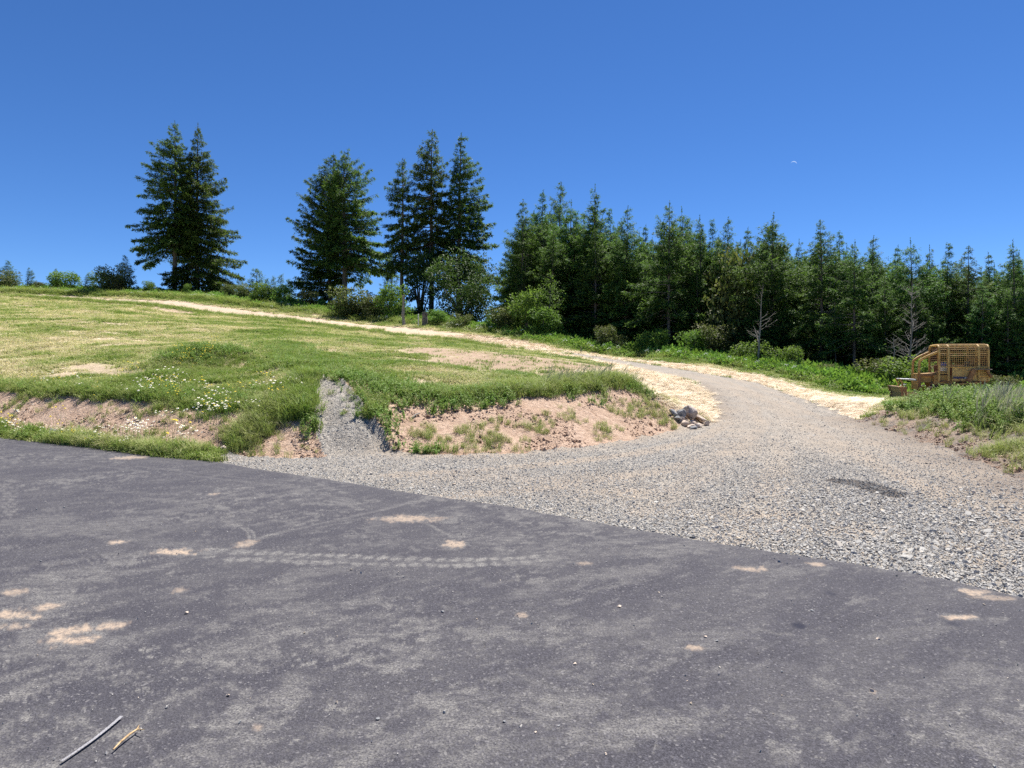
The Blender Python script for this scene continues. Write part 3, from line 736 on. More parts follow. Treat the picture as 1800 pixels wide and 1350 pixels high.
# ------------------------------------------------------------------ scatter: one mesh of points, pieces instanced on it
def proto(name, me, mat):
    o = bpy.data.objects.new(name, me)
    if not len(me.materials): me.materials.append(mat)
    return o
def scatter(name, protos, pos, rotz, scl, tint, pid=None, tilt=0.15, seed=1, label=None, cat=None, rot=None):
    n = len(pos)
    rng = np.random.default_rng(seed)
    me = mesh_from(name, pos)
    if rot is None:
        rot = np.stack([rng.normal(0, tilt, n), rng.normal(0, tilt, n), rotz], -1)
    scl = np.asarray(scl, float)
    if scl.ndim == 1: scl = np.repeat(scl[:, None], 3, 1)
    for k, v in (('rot', rot), ('scl', scl)):
        a = me.attributes.new(k, 'FLOAT_VECTOR', 'POINT'); a.data.foreach_set('vector', np.asarray(v, np.float32).ravel())
    fattr(me, 'tint', tint)
    pid = rng.integers(0, len(protos), n) if pid is None else pid
    a = me.attributes.new('pid', 'INT', 'POINT'); a.data.foreach_set('value', pid.astype(np.int32))
    coll = bpy.data.collections.new(name + '_pieces')
    for i, p in enumerate(protos):
        p.name = '%s_piece_%02d' % (name, i)
        coll.objects.link(p)
    ng = bpy.data.node_groups.new(name + '_scatter', 'GeometryNodeTree')
    ng.interface.new_socket('Geometry', in_out='INPUT', socket_type='NodeSocketGeometry')
    ng.interface.new_socket('Geometry', in_out='OUTPUT', socket_type='NodeSocketGeometry')
    N = ng.nodes; L = ng.links
    gi = N.new('NodeGroupInput'); go = N.new('NodeGroupOutput')
    ip = N.new('GeometryNodeInstanceOnPoints'); ci = N.new('GeometryNodeCollectionInfo')
    ci.inputs['Collection'].default_value = coll
    ci.inputs['Separate Children'].default_value = True
    ci.inputs['Reset Children'].default_value = True
    def na(nm, typ):
        x = N.new('GeometryNodeInputNamedAttribute'); x.data_type = typ; x.inputs['Name'].default_value = nm
        return x.outputs['Attribute']
    L.new(gi.outputs[0], ip.inputs['Points'])
    L.new(ci.outputs[0], ip.inputs['Instance'])
    ip.inputs['Pick Instance'].default_value = True
    L.new(na('pid', 'INT'), ip.inputs['Instance Index'])
    L.new(na('rot', 'FLOAT_VECTOR'), ip.inputs['Rotation'])
    L.new(na('scl', 'FLOAT_VECTOR'), ip.inputs['Scale'])
    L.new(ip.outputs[0], go.inputs[0])
    o = link(name, me, None, kind='stuff', label=label, cat=cat)
    md = o.modifiers.new('scatter', 'NODES'); md.node_group = ng
    return o
def norm(v):
    return v / (np.linalg.norm(v, axis=-1, keepdims=True) + 1e-9)
def leaf_quads(o, d, n, ln, wd, fold=0.0):
    """diamond leaves: origin, direction, plane normal, length, width"""
    d = norm(d); s = norm(np.cross(d, n)); up = np.cross(s, d)
    ln = np.asarray(ln)[:, None]; wd = np.asarray(wd)[:, None]
    mid = o + d * ln * .45
    v = np.stack([o, mid + s * wd * .5 + up * fold * wd, o + d * ln, mid - s * wd * .5 + up * fold * wd], 1)
    return v.reshape(-1, 3)
def qidx(n, off=0):
    return np.arange(4 * n).reshape(-1, 4) + off
def rand_dirs(rng, n):
    return norm(rng.normal(size=(n, 3)))

# grass tuft
def grass_mesh(name, seed, nb, h, spread, lean, wd):
    rng = np.random.default_rng(seed)
    vs = []; fs = []
    for b in range(nb):
        a = rng.uniform(0, 2 * PI); r = spread * math.sqrt(rng.uniform(0, 1))
        p = np.array([r * math.cos(a), r * math.sin(a), -.01])
        hh = h * rng.uniform(.55, 1.1); az = rng.uniform(0, 2 * PI); le = lean * rng.uniform(.3, 1.3) * hh
        dd = np.array([math.cos(az), math.sin(az), 0]); sd = np.array([-dd[1], dd[0], 0]) * wd * rng.uniform(.7, 1.2)
        m = p + dd * le * .3 + np.array([0, 0, hh * .6]); tp = p + dd * le + np.array([0, 0, hh * (1 - .25 * lean)])
        i = len(vs)
        vs += [p - sd, p + sd, m + sd * .8, m - sd * .8, tp]
        fs.append((i, i + 1, i + 2, i + 3)); fs.append((i + 3, i + 2, i + 4, i + 4))
    q = [f for f in fs if f[2] != f[3]]; t_ = [f[:3] for f in fs if f[2] == f[3]]
    me = mesh_from(name, vs, quads=q, tris=t_)
    return me
def weed_mesh(name, seed, stems, h, leaf, nleaf, spread):
    rng = np.random.default_rng(seed)
    O = []; D = []; Nn = []; Ln = []; T = []
    vs = []; qs = []
    for s_ in range(stems):
        a = rng.uniform(0, 2 * PI); p = np.array([math.cos(a), math.sin(a), 0]) * spread * math.sqrt(rng.uniform(0, 1))
        hh = h * rng.uniform(.6, 1.1); lean = rng.normal(0, .18, 2) * hh
        tp = p + np.array([lean[0], lean[1], hh])
        i = len(vs); w_ = .006 + .004 * h
        vs += [p + [w_, 0, 0], p + [-w_, 0, 0], tp + [-w_ * .3, 0, 0], tp + [w_ * .3, 0, 0]]; qs.append((i, i + 1, i + 2, i + 3))
        for k in range(nleaf):
            f = rng.uniform(.15, 1.0); az = rng.uniform(0, 2 * PI)
            O.append(p + (tp - p) * f); D.append([math.cos(az), math.sin(az), rng.uniform(-.1, .9)])
            Nn.append([rng.normal(0, .4), rng.normal(0, .4), 1]); Ln.append(leaf * rng.uniform(.6, 1.2) * (1.15 - .6 * f)); T.append(min(1, max(0, .25 + .6 * f + rng.normal(0, .15))))
    O = np.array(O); D = np.array(D); Nn = np.array(Nn); Ln = np.array(Ln)
    lv = leaf_quads(O, D, Nn, Ln, Ln * .42)
    co = np.vstack([np.array(vs), lv]); q = np.vstack([np.array(qs), qidx(len(O), len(vs))])
    me = mesh_from(name, co, quads=q)
    fattr(me, 'tint', np.concatenate([np.full(len(vs), .5), np.repeat(T, 4)]))
    return me
def clump_mesh(name, seed, n, rx, h, leaf):
    rng = np.random.default_rng(seed)
    d = rand_dirs(rng, n); d[:, 2] = np.abs(d[:, 2])
    az = np.arctan2(d[:, 1], d[:, 0])
    lump = .72 + .38 * vnoise(az * 1.6 + 9, d[:, 2] * 2.5, seed)
    r = lump * (rng.uniform(.35, 1.0, n) ** .4)
    O = d * r[:, None] * np.array([rx, rx, h])
    D = norm(d + rng.normal(0, .55, (n, 3)) + np.array([0, 0, -.1])); Nn = norm(d + rng.normal(0, .5, (n, 3)) + np.array([0, 0, .7]))
    Ln = leaf * rng.uniform(.6, 1.25, n)
    me = mesh_from(name, leaf_quads(O, D, Nn, Ln, Ln * .62, .1), quads=qidx(n))
    fattr(me, 'tint', np.repeat(np.clip(.5 + .35 * (r - .75) * 2 + rng.normal(0, .18, n), 0, 1), 4))
    return me
def stone_mesh(name, seed, pts=11, flat=.7):
    rng = np.random.default_rng(seed)
    bm = bmesh.new()
    for p in rand_dirs(rng, pts):
        bm.verts.new(Vector(p * rng.uniform(.8, 1.1) * np.array([1.1, .85, flat]) * .5))
    r = bmesh.ops.convex_hull(bm, input=bm.verts)
    bmesh.ops.delete(bm, geom=[g for g in r['geom_interior'] if isinstance(g, bmesh.types.BMVert)], context='VERTS')
    me = bpy.data.meshes.new(name); bm.to_mesh(me); bm.free()
    return me

RNG = np.random.default_rng(4)
def polar_samples(n, r0, r1, pw, t0=-.72, t1=.72, seed=0):
    rng = np.random.default_rng(seed)
    u = rng.uniform(0, 1, n); e = 2 - pw
    r = (r0 ** e + u * (r1 ** e - r0 ** e)) ** (1 / e) if abs(e) > 1e-6 else r0 * (r1 / r0) ** u
    th = rng.uniform(t0, t1, n)
    return np.sin(th) * r, np.cos(th) * r
def at_ground(x, y, dz=0.0):
    return np.stack([x, y, ground_z(x, y) + dz], -1)

# --- crushed stone
rr_u = lambda n: np.random.default_rng(66).uniform(size=n)
stones = [proto('stone', stone_mesh('stone', 500 + i, 10, .6 + .1 * (i % 3)), M['stone']) for i in range(7)]
x, y = polar_samples(560000, 4.0, 30, 1.45, -.5, .74, 11)
over = np.interp(np.arctan2(x, y), TH, RE) - np.hypot(x, y)
m = (region(x, y) == 1) & (over < np.random.default_rng(64).exponential(.07, len(x)) - .01)
tn = tan_mask(x, y)
m &= np.random.default_rng(5).uniform(size=len(x)) > tn * .5
m &= rr_u(len(x)) > .75 * sstep(9, 19, np.hypot(x, y))
m &= (fbm(x * .9, y * .9, 401, 3) + 1.2 * np.random.default_rng(6).uniform(size=len(x))) > .56
x, y = x[m], y[m]
rr = np.random.default_rng(7)
s = rr.lognormal(0, .48, len(x)) * .0135 * (1 + .25 * sstep(9, 24, np.hypot(x, y)))
s = np.clip(s, .008, .07)
big = 1 - sstep(1.5, 4.5, np.hypot(x - 5.0, y - 6.0)); s *= 1 + .45 * big
tint = np.clip(rr.beta(2.6, 2.6, len(x)) + .25 * (fbm(x * .6, y * .6, 403, 3) - .5), 0, 1)
rot = rr.uniform(-PI, PI, (len(x), 3)) * np.array([.25, .25, 1])
tint = np.where(damp_mask(x, y) > .35, .0, tint)
scatter('gravel', stones, at_ground(x, y, .004), None, s, tint, rot=rot, seed=3, label='loose grey crushed stone spread over the road junction', cat='gravel')
# grit lying on the asphalt
x, y = polar_samples(17000, 2.2, 13, 1.2, -.72, .72, 12)
d_e = np.interp(np.arctan2(x, y), TH, RE) - np.hypot(x, y)
rr = np.random.default_rng(8)
m = on_asphalt(x, y) & (rr.uniform(size=len(x)) < .10 + .9 * np.exp(-np.maximum(d_e, 0) / .22) + .25 * (fbm(x * .9, y * .9, 410, 3) > .58))
x, y = x[m], y[m]
grit = [proto('stone', stone_mesh('stone', 520 + i, 10, .6), M['stone']) for i in range(4)]
scatter('grit', grit, np.stack([x, y, np.full(len(x), .026)], -1), None, np.clip(rr.lognormal(0, .55, len(x)) * .0062, .003, .026), rr.uniform(.2, 1, len(x)),
        rot=rr.uniform(-PI, PI, (len(x), 3)), seed=4, label='small stone grit scattered on the asphalt', cat='grit')
# soil clods on the banks
clod = [proto('clod', stone_mesh('clod', 540 + i, 12, .75), M['soil']) for i in range(5)]
x, y = polar_samples(130000, 9, 24, 1.3, -.74, .74, 13)
rr = np.random.default_rng(9)
m = (region(x, y) == 3) & (fbm(x * 1.6, y * 1.6, 420, 3) > .50)
x, y = x[m], y[m]
scatter('soil_clods', clod, at_ground(x, y), None, np.clip(rr.lognormal(0, .65, len(x)) * .027, .010, .17), rr.uniform(0, 1, len(x)), rot=rr.uniform(-PI, PI, (len(x), 3)), seed=5,
        label='crumbled lumps of soil on the cut banks', cat='soil')
# straw strands
def straw_mesh(name, seed):
    rng = np.random.default_rng(seed); n = 16
    a = rng.normal(.25, .5, n); O = rng.normal(0, .09, (n, 3)) * [1, 1, .12]
    D = np.stack([np.cos(a), np.sin(a), rng.normal(0, .10, n)], -1)
    return mesh_from(name, leaf_quads(O, D, np.tile([0, 0, 1.0], (n, 1)) + rng.normal(0, .12, (n, 3)), rng.uniform(.12, .3, n), np.full(n, .011)), quads=qidx(n))
t = NT('straw_strand')
M['strand'] = t.done(t.pbsdf(t.ramp(t.attr('tint', 'INSTANCER'), [(0, (.48, .37, .24)), (.4, (.70, .59, .43)), (1, (.84, .75, .59))]), .8))
x, y = polar_samples(80000, 17, 60, 1.7, -.1, .72, 14)
m = region(x, y) == 2
x, y = x[m], y[m]; r_d = np.hypot(x, y); rr = np.random.default_rng(10)
scatter('straw', [proto('straw', straw_mesh('straw', 560 + i), M['strand']) for i in range(5)], at_ground(x, y, .02), rr.normal(-.5, .5, len(x)), (.42 + r_d / 70) * rr.uniform(.7, 1.3, len(x)),
        rr.uniform(0, 1, len(x)), seed=6, label='loose pale straw lying over the road verges', cat='straw')

# --- grass
tufts = [proto('grass_tuft', grass_mesh('grass_tuft', 600 + i, 16, .11, .09, .7, .0045), M['grass']) for i in range(5)]
x, y = polar_samples(410000, 10.5, 142, 1.75, -.82, .84, 15)
rr = np.random.default_rng(16)
m = (region(x, y) == 0) & ~on_asphalt(x, y)
x, y = x[m], y[m]
g = green_mask(x, y); dm_ = dirt_mask(x, y)
m = rr.uniform(size=len(x)) > sstep(.15, .5, dm_) * .97
x, y, g = x[m], y[m], g[m]
r_d = np.hypot(x, y)
gg = np.clip(g + rr.normal(0, .22, len(x)) + (fbm(x * .9, y * .9, 430, 4) - .5) * .9, 0, 1)
tint = np.clip(1.0 - gg * .95, 0, 1)
hgt = (.35 + .75 * gg) * rr.uniform(.6, 1.3, len(x)) * (1 + .6 * sstep(30, 90, r_d))
wid = (1.0 + r_d / 22)
scatter('meadow_grass', tufts, at_ground(x, y), rr.uniform(0, 2 * PI, len(x)), np.stack([wid, wid, hgt * 1.25], -1), tint, seed=7, label='short mown grass and hay stubble covering the slope', cat='grass')

# tall grass: bank tops, foot of the bank, roadside and mound
tall = [proto('tall_grass', grass_mesh('tall_grass', 620 + i, 26, .42, .10, .75, .005), M['grass']) for i in range(4)]
def along(line, n, width, seed, side=0.0, one=False):
    rng = np.random.default_rng(seed)
    L_ = np.array(xy(line)); seg = np.hypot(*np.diff(L_, axis=0).T); cum = np.concatenate([[0], np.cumsum(seg)])
    # more samples where the line is near the eye
    u = rng.uniform(0, cum[-1], n); i = np.clip(np.searchsorted(cum, u) - 1, 0, len(seg) - 1)
    f = (u - cum[i]) / seg[i]; p = L_[i] + (L_[i + 1] - L_[i]) * f[:, None]
    dd = (L_[i + 1] - L_[i]) / seg[i][:, None]; nn = np.stack([-dd[:, 1], dd[:, 0]], -1)
    o = rng.normal(0, width, n)
    o = (np.abs(o) if one else o) + side
    return (p + nn * o[:, None]).T
X = []; Y = []; TT = []; SS = []
def add_tall(xy_, tint, s, keep=None):
    x, y = xy_
    m = (((region(x, y) != 1) | (np.random.default_rng(len(x)).uniform(size=len(x)) < .10) & (y > 13.2) & (x < -3.0) & (x > -6.5))) & ~on_asphalt(x, y)
    if keep is not None: m &= keep(x, y)
    x, y = x[m], y[m]; rng = np.random.default_rng(len(X) + 77)
    X.append(x); Y.append(y); TT.append(np.clip(tint + rng.normal(0, .13, len(x)), 0, 1)); SS.append(s * rng.uniform(.6, 1.35, len(x)))
add_tall(along(L_top_l, 2400, .7, 31, .05, True), .34, .46)
add_tall(along(L_top_l, 700, .30, 32, -.12), .36, .45, lambda x, y: fbm(x * 1.1, y * 1.1, 440, 3) > .5)
add_tall(along(L_top_r, 1500, .7, 33, .1, True), .33, .46)
add_tall(along(L_top_r[2:], 650, .5, 34, .0, True), .38, .55)
add_tall(along([W(880, 688, 16.4), W(960, 684, 17.2), W(1050, 676, 18.6), W(1105, 666, 20)], 1100, .35, 35, .2), .36, .75)
add_tall(along(L_base_l[:5], 1300, .18, 36, -.5), .36, .36)
add_tall(along(L_base_l[2:5], 520, .18, 37, -.35), .44, .62)
# the long drooping grass on the shoulder left of the channel
add_tall(along([W(400, 790, 12.6), W(440, 760, 12.9), W(470, 720, 13.4), W(500, 690, 14.6)], 620, .26, 38), .44, .56)
add_tall(along([W(530, 740, 13.2), W(540, 690, 14.5), W(540, 660, 16.4)], 500, .25, 39), .2, .8)
# scattered tufts on the soil faces
for ln, n, sd in ((L_base_r, 900, 40), (L_base_l, 300, 41)):
    add_tall(along(ln, n, .45, sd, .6), .5, .42, lambda x, y: fbm(x * 1.5, y * 1.5, 445, 3) > .54)
# mound in front of the machine
add_tall(along(L_mound_t[1:], 620, .4, 42, .5), .46, .72)
add_tall(along(L_mound_t[1:], 260, .8, 43, -.5), .55, .45, lambda x, y: fbm(x * 1.1, y * 1.1, 447, 3) > .5)
add_tall(along([W(1760, 770, 12.3), W(1800, 790, 11.4), W(1900, 820, 10)], 150, .4, 44), .52, .5)
# verge of the far road
add_tall(along(L_fringe, 5200, .8, 45, .1), .36, 1.15, lambda x, y: region(x, y) == 0)
add_tall(along(L_far_lo, 1500, .8, 46, 1.2), .22, .9, lambda x, y: region(x, y) == 0)
add_tall(along([W(490, 590, 34), W(520, 620, 24), W(560, 640, 18.8), (W(700, 664, 17))], 1500, .8, 47), .3, .42)
add_tall(along([W(270, 655, 18.8), W(350, 640, 19.8), W(420, 640, 20)], 600, .8, 48), .32, .42)
X = np.concatenate(X); Y = np.concatenate(Y); TT = np.concatenate(TT); SS = np.concatenate(SS)
r_d = np.hypot(X, Y); rr = np.random.default_rng(17)
wd = SS * (1 + r_d / 45)
scatter('tall_grass', tall, at_ground(X, Y), rr.uniform(0, 2 * PI, len(X)), np.stack([wd, wd, SS], -1), TT, seed=8, tilt=.2, label='long uncut grass along the bank tops and verges', cat='grass')

# leafy weeds
weeds = [proto('weed', weed_mesh('weed', 640 + i, 5, .34, .10, 13, .12), M['weed']) for i in range(4)]
X = []; Y = []; TT = []; SS = []
add_tall(along([W(590, 655, 16.6), W(680, 690, 14.6), W(800, 695, 15), W(900, 692, 15.8)], 700, .45, 51, .35), .45, .6)
add_tall(along(L_top_r, 240, .3, 52, -.05), .55, .6, lambda x, y: fbm(x * 1.3, y * 1.3, 450, 3) > .5)
add_tall(along(L_top_l, 420, .5, 53, .05, True), .42, .6)
add_tall(along(L_base_l[:5], 420, .18, 54, -.4), .5, .5)
add_tall(along([W(290, 640, 20), W(350, 620, 21.4), W(410, 635, 20.6)], 420, .55, 55), .45, .6)
add_tall(along([W(490, 595, 33), W(520, 620, 24), W(575, 648, 17.8)], 420, .8, 56), .45, .6)
add_tall(along(L_crest[:2], 60, .2, 57), .5, .5)
add_tall(along(L_rim_l[1:], 140, .18, 58, .05), .4, .6)
add_tall(along(L_rim_r[1:], 60, .10, 158, .12), .5, .55)
add_tall(along(L_rim_r, 70, .12, 59, -.1), .4, .5)
add_tall(along([W(730, 797, 12.3), W(770, 797, 12.4)], 40, .12, 60), .6, .5)
X = np.concatenate(X); Y = np.concatenate(Y); TT = np.concatenate(TT); SS = np.concatenate(SS); rr = np.random.default_rng(18)
scatter('weeds', weeds, at_ground(X, Y), rr.uniform(0, 2 * PI, len(X)), SS, TT, seed=9, label='low leafy weeds growing over the bank edge', cat='weeds')
tallw = [proto('weed', weed_mesh('weed', 660 + i, 6, .78, .13, 34, .2), M['weed']) for i in range(4)]
X = []; Y = []; TT = []; SS = []
add_tall(along([W(1612, 719, 19.6), W(1650, 722, 18), W(1700, 728, 16.4), W(1750, 735, 15)], 420, .36, 61, .3), .5, .66)
add_tall(along([W(1660, 722, 18), W(1720, 722, 17)], 120, .4, 62, .5), .5, .72)
add_tall(along([W(1750, 735, 15), W(1850, 750, 13)], 120, .5, 63), .5, .6)
X = np.concatenate(X); Y = np.concatenate(Y); TT = np.concatenate(TT); SS = np.concatenate(SS); rr = np.random.default_rng(19)
scatter('tall_weeds', tallw, at_ground(X, Y), rr.uniform(0, 2 * PI, len(X)), SS, TT, seed=10, label='waist high leafy weeds on the mound before the bulldozer', cat='weeds')
# pale seed heads of the tall grass on the mound
def plume_mesh(name, seed):
    rng = np.random.default_rng(seed); vs = []; n = 14; O = []; D = []; Ln = []
    for k in range(n):
        a = rng.uniform(0, 2 * PI); p = np.array([math.cos(a), math.sin(a), 0]) * .1 * rng.uniform()
        b = np.array([.28 + rng.normal(0, .16), rng.normal(0, .2), 0]); h = rng.uniform(.6, .95)
        for f0, f1, w_ in ((0, .7, .5), (.6, 1, 1)):
            q0 = p + b * f0 ** 2 + np.array([0, 0, h * f0]); q1 = p + b * f1 ** 2 + np.array([0, 0, h * f1])
            O.append(q0); D.append(q1 - q0); Ln.append((np.linalg.norm(q1 - q0), .006 if w_ < 1 else .022))
    O = np.array(O); D = np.array(D); Ln = np.array(Ln)
    return mesh_from(name, leaf_quads(O, D, rand_dirs(rng, len(O)), Ln[:, 0], Ln[:, 1]), quads=qidx(len(O)))
X = []; Y = []; TT = []; SS = []
add_tall(along([W(1690, 727, 16.6), W(1740, 735, 15), W(1800, 748, 13)], 90, .4, 64, .3), .5, .72)
add_tall(along([W(960, 684, 17.2), W(1050, 676, 18.6), W(1105, 666, 20)], 50, .3, 65), .2, .55)
add_tall(along([W(1600, 720, 19.5), W(1690, 727, 16.6)], 8, .4, 66, .2), .5, .6)
X = np.concatenate(X); Y = np.concatenate(Y); TT = np.concatenate(TT); SS = np.concatenate(SS); rr = np.random.default_rng(20)
scatter('seeding_grass', [proto('plume', plume_mesh('plume', 680 + i), M['plume']) for i in range(3)], at_ground(X, Y), rr.normal(0, .5, len(X)), SS, TT, seed=11, label='pale seeding grass bending on the mound', cat='grass')

# wild flowers
def flower_mesh(name, seed, petal, heart, rad):
    rng = np.random.default_rng(seed); vs = []; tr = []; mi = []
    for k in range(5):
        a = rng.uniform(0, 2 * PI); p = np.array([math.cos(a), math.sin(a), 0]) * .38 * rng.uniform(.2, 1); h = rng.uniform(.24, .46)
        tp = p + np.array([rng.normal(0, .03), rng.normal(0, .03), h])
        i = len(vs); vs += [p + [.004, 0, 0], p - [.004, 0, 0], tp]; tr.append((i, i + 1, i + 2)); mi.append(2)
        nz = norm(np.array([rng.normal(0, .35), -.45 + rng.normal(0, .3), 1.0])); e1 = norm(np.cross(nz, [0, 1, .3])); e2 = np.cross(nz, e1)
        for q, (r_, m_, of) in enumerate(((rad, 0, 0), (rad * .42, 1, .006))):
            i = len(vs); c_ = tp + nz * of; vs.append(c_ + nz * .004)
            for j in range(8):
                an = j * PI / 4; rj = r_ * (1 if j % 2 == 0 or m_ else .82); vs.append(c_ + (e1 * math.cos(an) + e2 * math.sin(an)) * rj)
            for j in range(8): tr.append((i, i + 1 + j, i + 1 + (j + 1) % 8)); mi.append(m_)
    me = mesh_from(name, vs, tris=tr)
    for m_ in (petal, heart, M['weed']): me.materials.append(m_)
    me.polygons.foreach_set('material_index', np.array(mi, np.int32)[:len(me.polygons)])
    return me
def flat(name, c_, rough=.8):
    t = NT(name); n_ = t.noise(t.coord('Object'), 30, 3)
    return t.done(t.pbsdf(t.mix(n_, c_, tuple(v_ * .8 for v_ in c_)), rough))
M['white_petal'] = flat('white_petal', (.85, .84, .80)); M['yellow_petal'] = flat('yellow_petal', (.80, .62, .05))
daisy = [proto('daisy', flower_mesh('daisy', 700 + i, M['white_petal'], M['yellow_petal'], .024), None) for i in range(3)] + [proto('yellow_flower', flower_mesh('yellow_flower', 710 + i, M['yellow_petal'], M['yellow_petal'], .021), None) for i in range(2)]
X = []; Y = []; TT = []; SS = []
fl_n = lambda x, y: fbm(x * .9, y * .9, 460, 3) > .40
add_tall(along(L_top_l, 105, .6, 71, .55), 0, .85, fl_n)
add_tall(along(L_top_l[2:5], 52, .6, 72, .5), 0, .9, fl_n)
add_tall(along(L_base_l[1:4], 60, .25, 73, -.35), 0, .8, fl_n)
add_tall(along([W(212, 778, 13.4), W(245, 781, 13.0)], 9, .12, 74), 0, 1.0)
add_tall(along([W(305, 787, 12.6), W(335, 790, 12.4)], 6, .1, 75), 0, 1.0)
add_tall(along([W(370, 745, 13.4), W(410, 715, 13.7)], 16, .25, 76, .3), 0, .9)
nw = len(np.concatenate(X))
add_tall(along([W(310, 645, 20), W(390, 635, 20.4)], 22, .5, 77), 0, .8)
X = np.concatenate(X); Y = np.concatenate(Y); SS = np.concatenate(SS); rr = np.random.default_rng(21)
pid = rr.choice(5, len(X), p=[.22, .2, .2, .2, .18]); pid[nw:] = 4
dw = np.hypot(X - W(228, 780, 13.2)[0], Y - 13.2) < .8; pid[dw] = 0
scatter('wildflowers', daisy, at_ground(X, Y), rr.normal(0, .4, len(X)), SS, np.full(len(X), .4), pid=pid, tilt=.08, seed=12, label='white daisies and yellow flowers along the bank', cat='flowers')
# white blossom heads far along the verge
bl = [proto('blossom', clump_mesh('blossom', 720, 26, .16, .16, .07), M['white_petal'])]
x, y = along(L_fringe, 170, .8, 78, .5); m = region(x, y) == 0; x, y = x[m], y[m]; m = fbm(x * .25, y * .25, 465, 3) > .5; x, y = x[m], y[m]
scatter('verge_blossom', bl, at_ground(x, y, .55), x * 0, np.full(len(x), 1.0), x * 0, seed=13, label='small white blossoms in the roadside verge', cat='flowers')

# bramble and fern undergrowth between road and trees
br = [proto('bramble', clump_mesh('bramble', 730 + i, 190, .62, .62, .17), M['bramble']) for i in range(5)]
X = []; Y = []; TT = []; SS = []
ok = lambda x, y: region(x, y) == 0
add_tall(along(L_fringe[:6], 1700, .9, 81, -.7), .58, .75, ok)
add_tall(along(L_fringe[:5], 1100, 1.3, 82, -3.0), .5, .95, ok)
add_tall(along(L_fringe[4:9], 1000, .9, 83, -1.4), .55, .85, ok)
add_tall(along(L_fringe[8:], 1000, 1.2, 84, -2.2), .55, .75, ok)
add_tall(along(L_crestline, 1200, 3.5, 85, 3.0), .5, .95, ok)
add_tall(along([W(1500, 688, 38), W(1600, 692, 39), W(1700, 694, 40), W(1850, 694, 40)], 500, 1.6, 86, 0), .42, 1.05, ok)
add_tall(along(L_fringe[:7], 620, 1.2, 87, -4.6), .45, 1.1, ok)
X = np.concatenate(X); Y = np.concatenate(Y); TT = np.concatenate(TT); SS = np.concatenate(SS); rr = np.random.default_rng(22)
TT = np.clip(TT + (fbm(X * .3, Y * .3, 470, 3) - .5) * .8, 0, 1)
scatter('undergrowth', br, at_ground(X, Y, -.08), rr.uniform(0, 2 * PI, len(X)), np.stack([SS * 1.15, SS * 1.15, SS * rr.uniform(.7, 1.5, len(X))], -1), TT, seed=14, label='bright green brambles and ferns below the trees', cat='undergrowth')

# ------------------------------------------------------------------ trees
def tube(path, radii, sides=6):
    path = np.asarray(path, float); n = len(path)
    vs = []
    for i in range(n):
        d = path[min(i + 1, n - 1)] - path[max(i - 1, 0)]; d = d / (np.linalg.norm(d) + 1e-9)
        a = np.cross(d, [0, 0, 1.0] if abs(d[2]) < .9 else [1.0, 0, 0]); a /= np.linalg.norm(a); b = np.cross(d, a)
        for k in range(sides):
            an = 2 * PI * k / sides; vs.append(path[i] + (a * math.cos(an) + b * math.sin(an)) * radii[i])
    q = []
    for i in range(n - 1):
        for k in range(sides):
            k2 = (k + 1) % sides; q.append((i * sides + k, i * sides + k2, (i + 1) * sides + k2, (i + 1) * sides + k))
    return np.array(vs), np.array(q)
class Soup:
    def __init__(s): s.v = []; s.q = []; s.n = 0
    def add(s, v, q):
        s.v.append(np.asarray(v)); s.q.append(np.asarray(q) + s.n); s.n += len(v)
    def mesh(s, name, smooth=True): return mesh_from(name, np.vstack(s.v), quads=np.vstack(s.q), smooth=smooth)

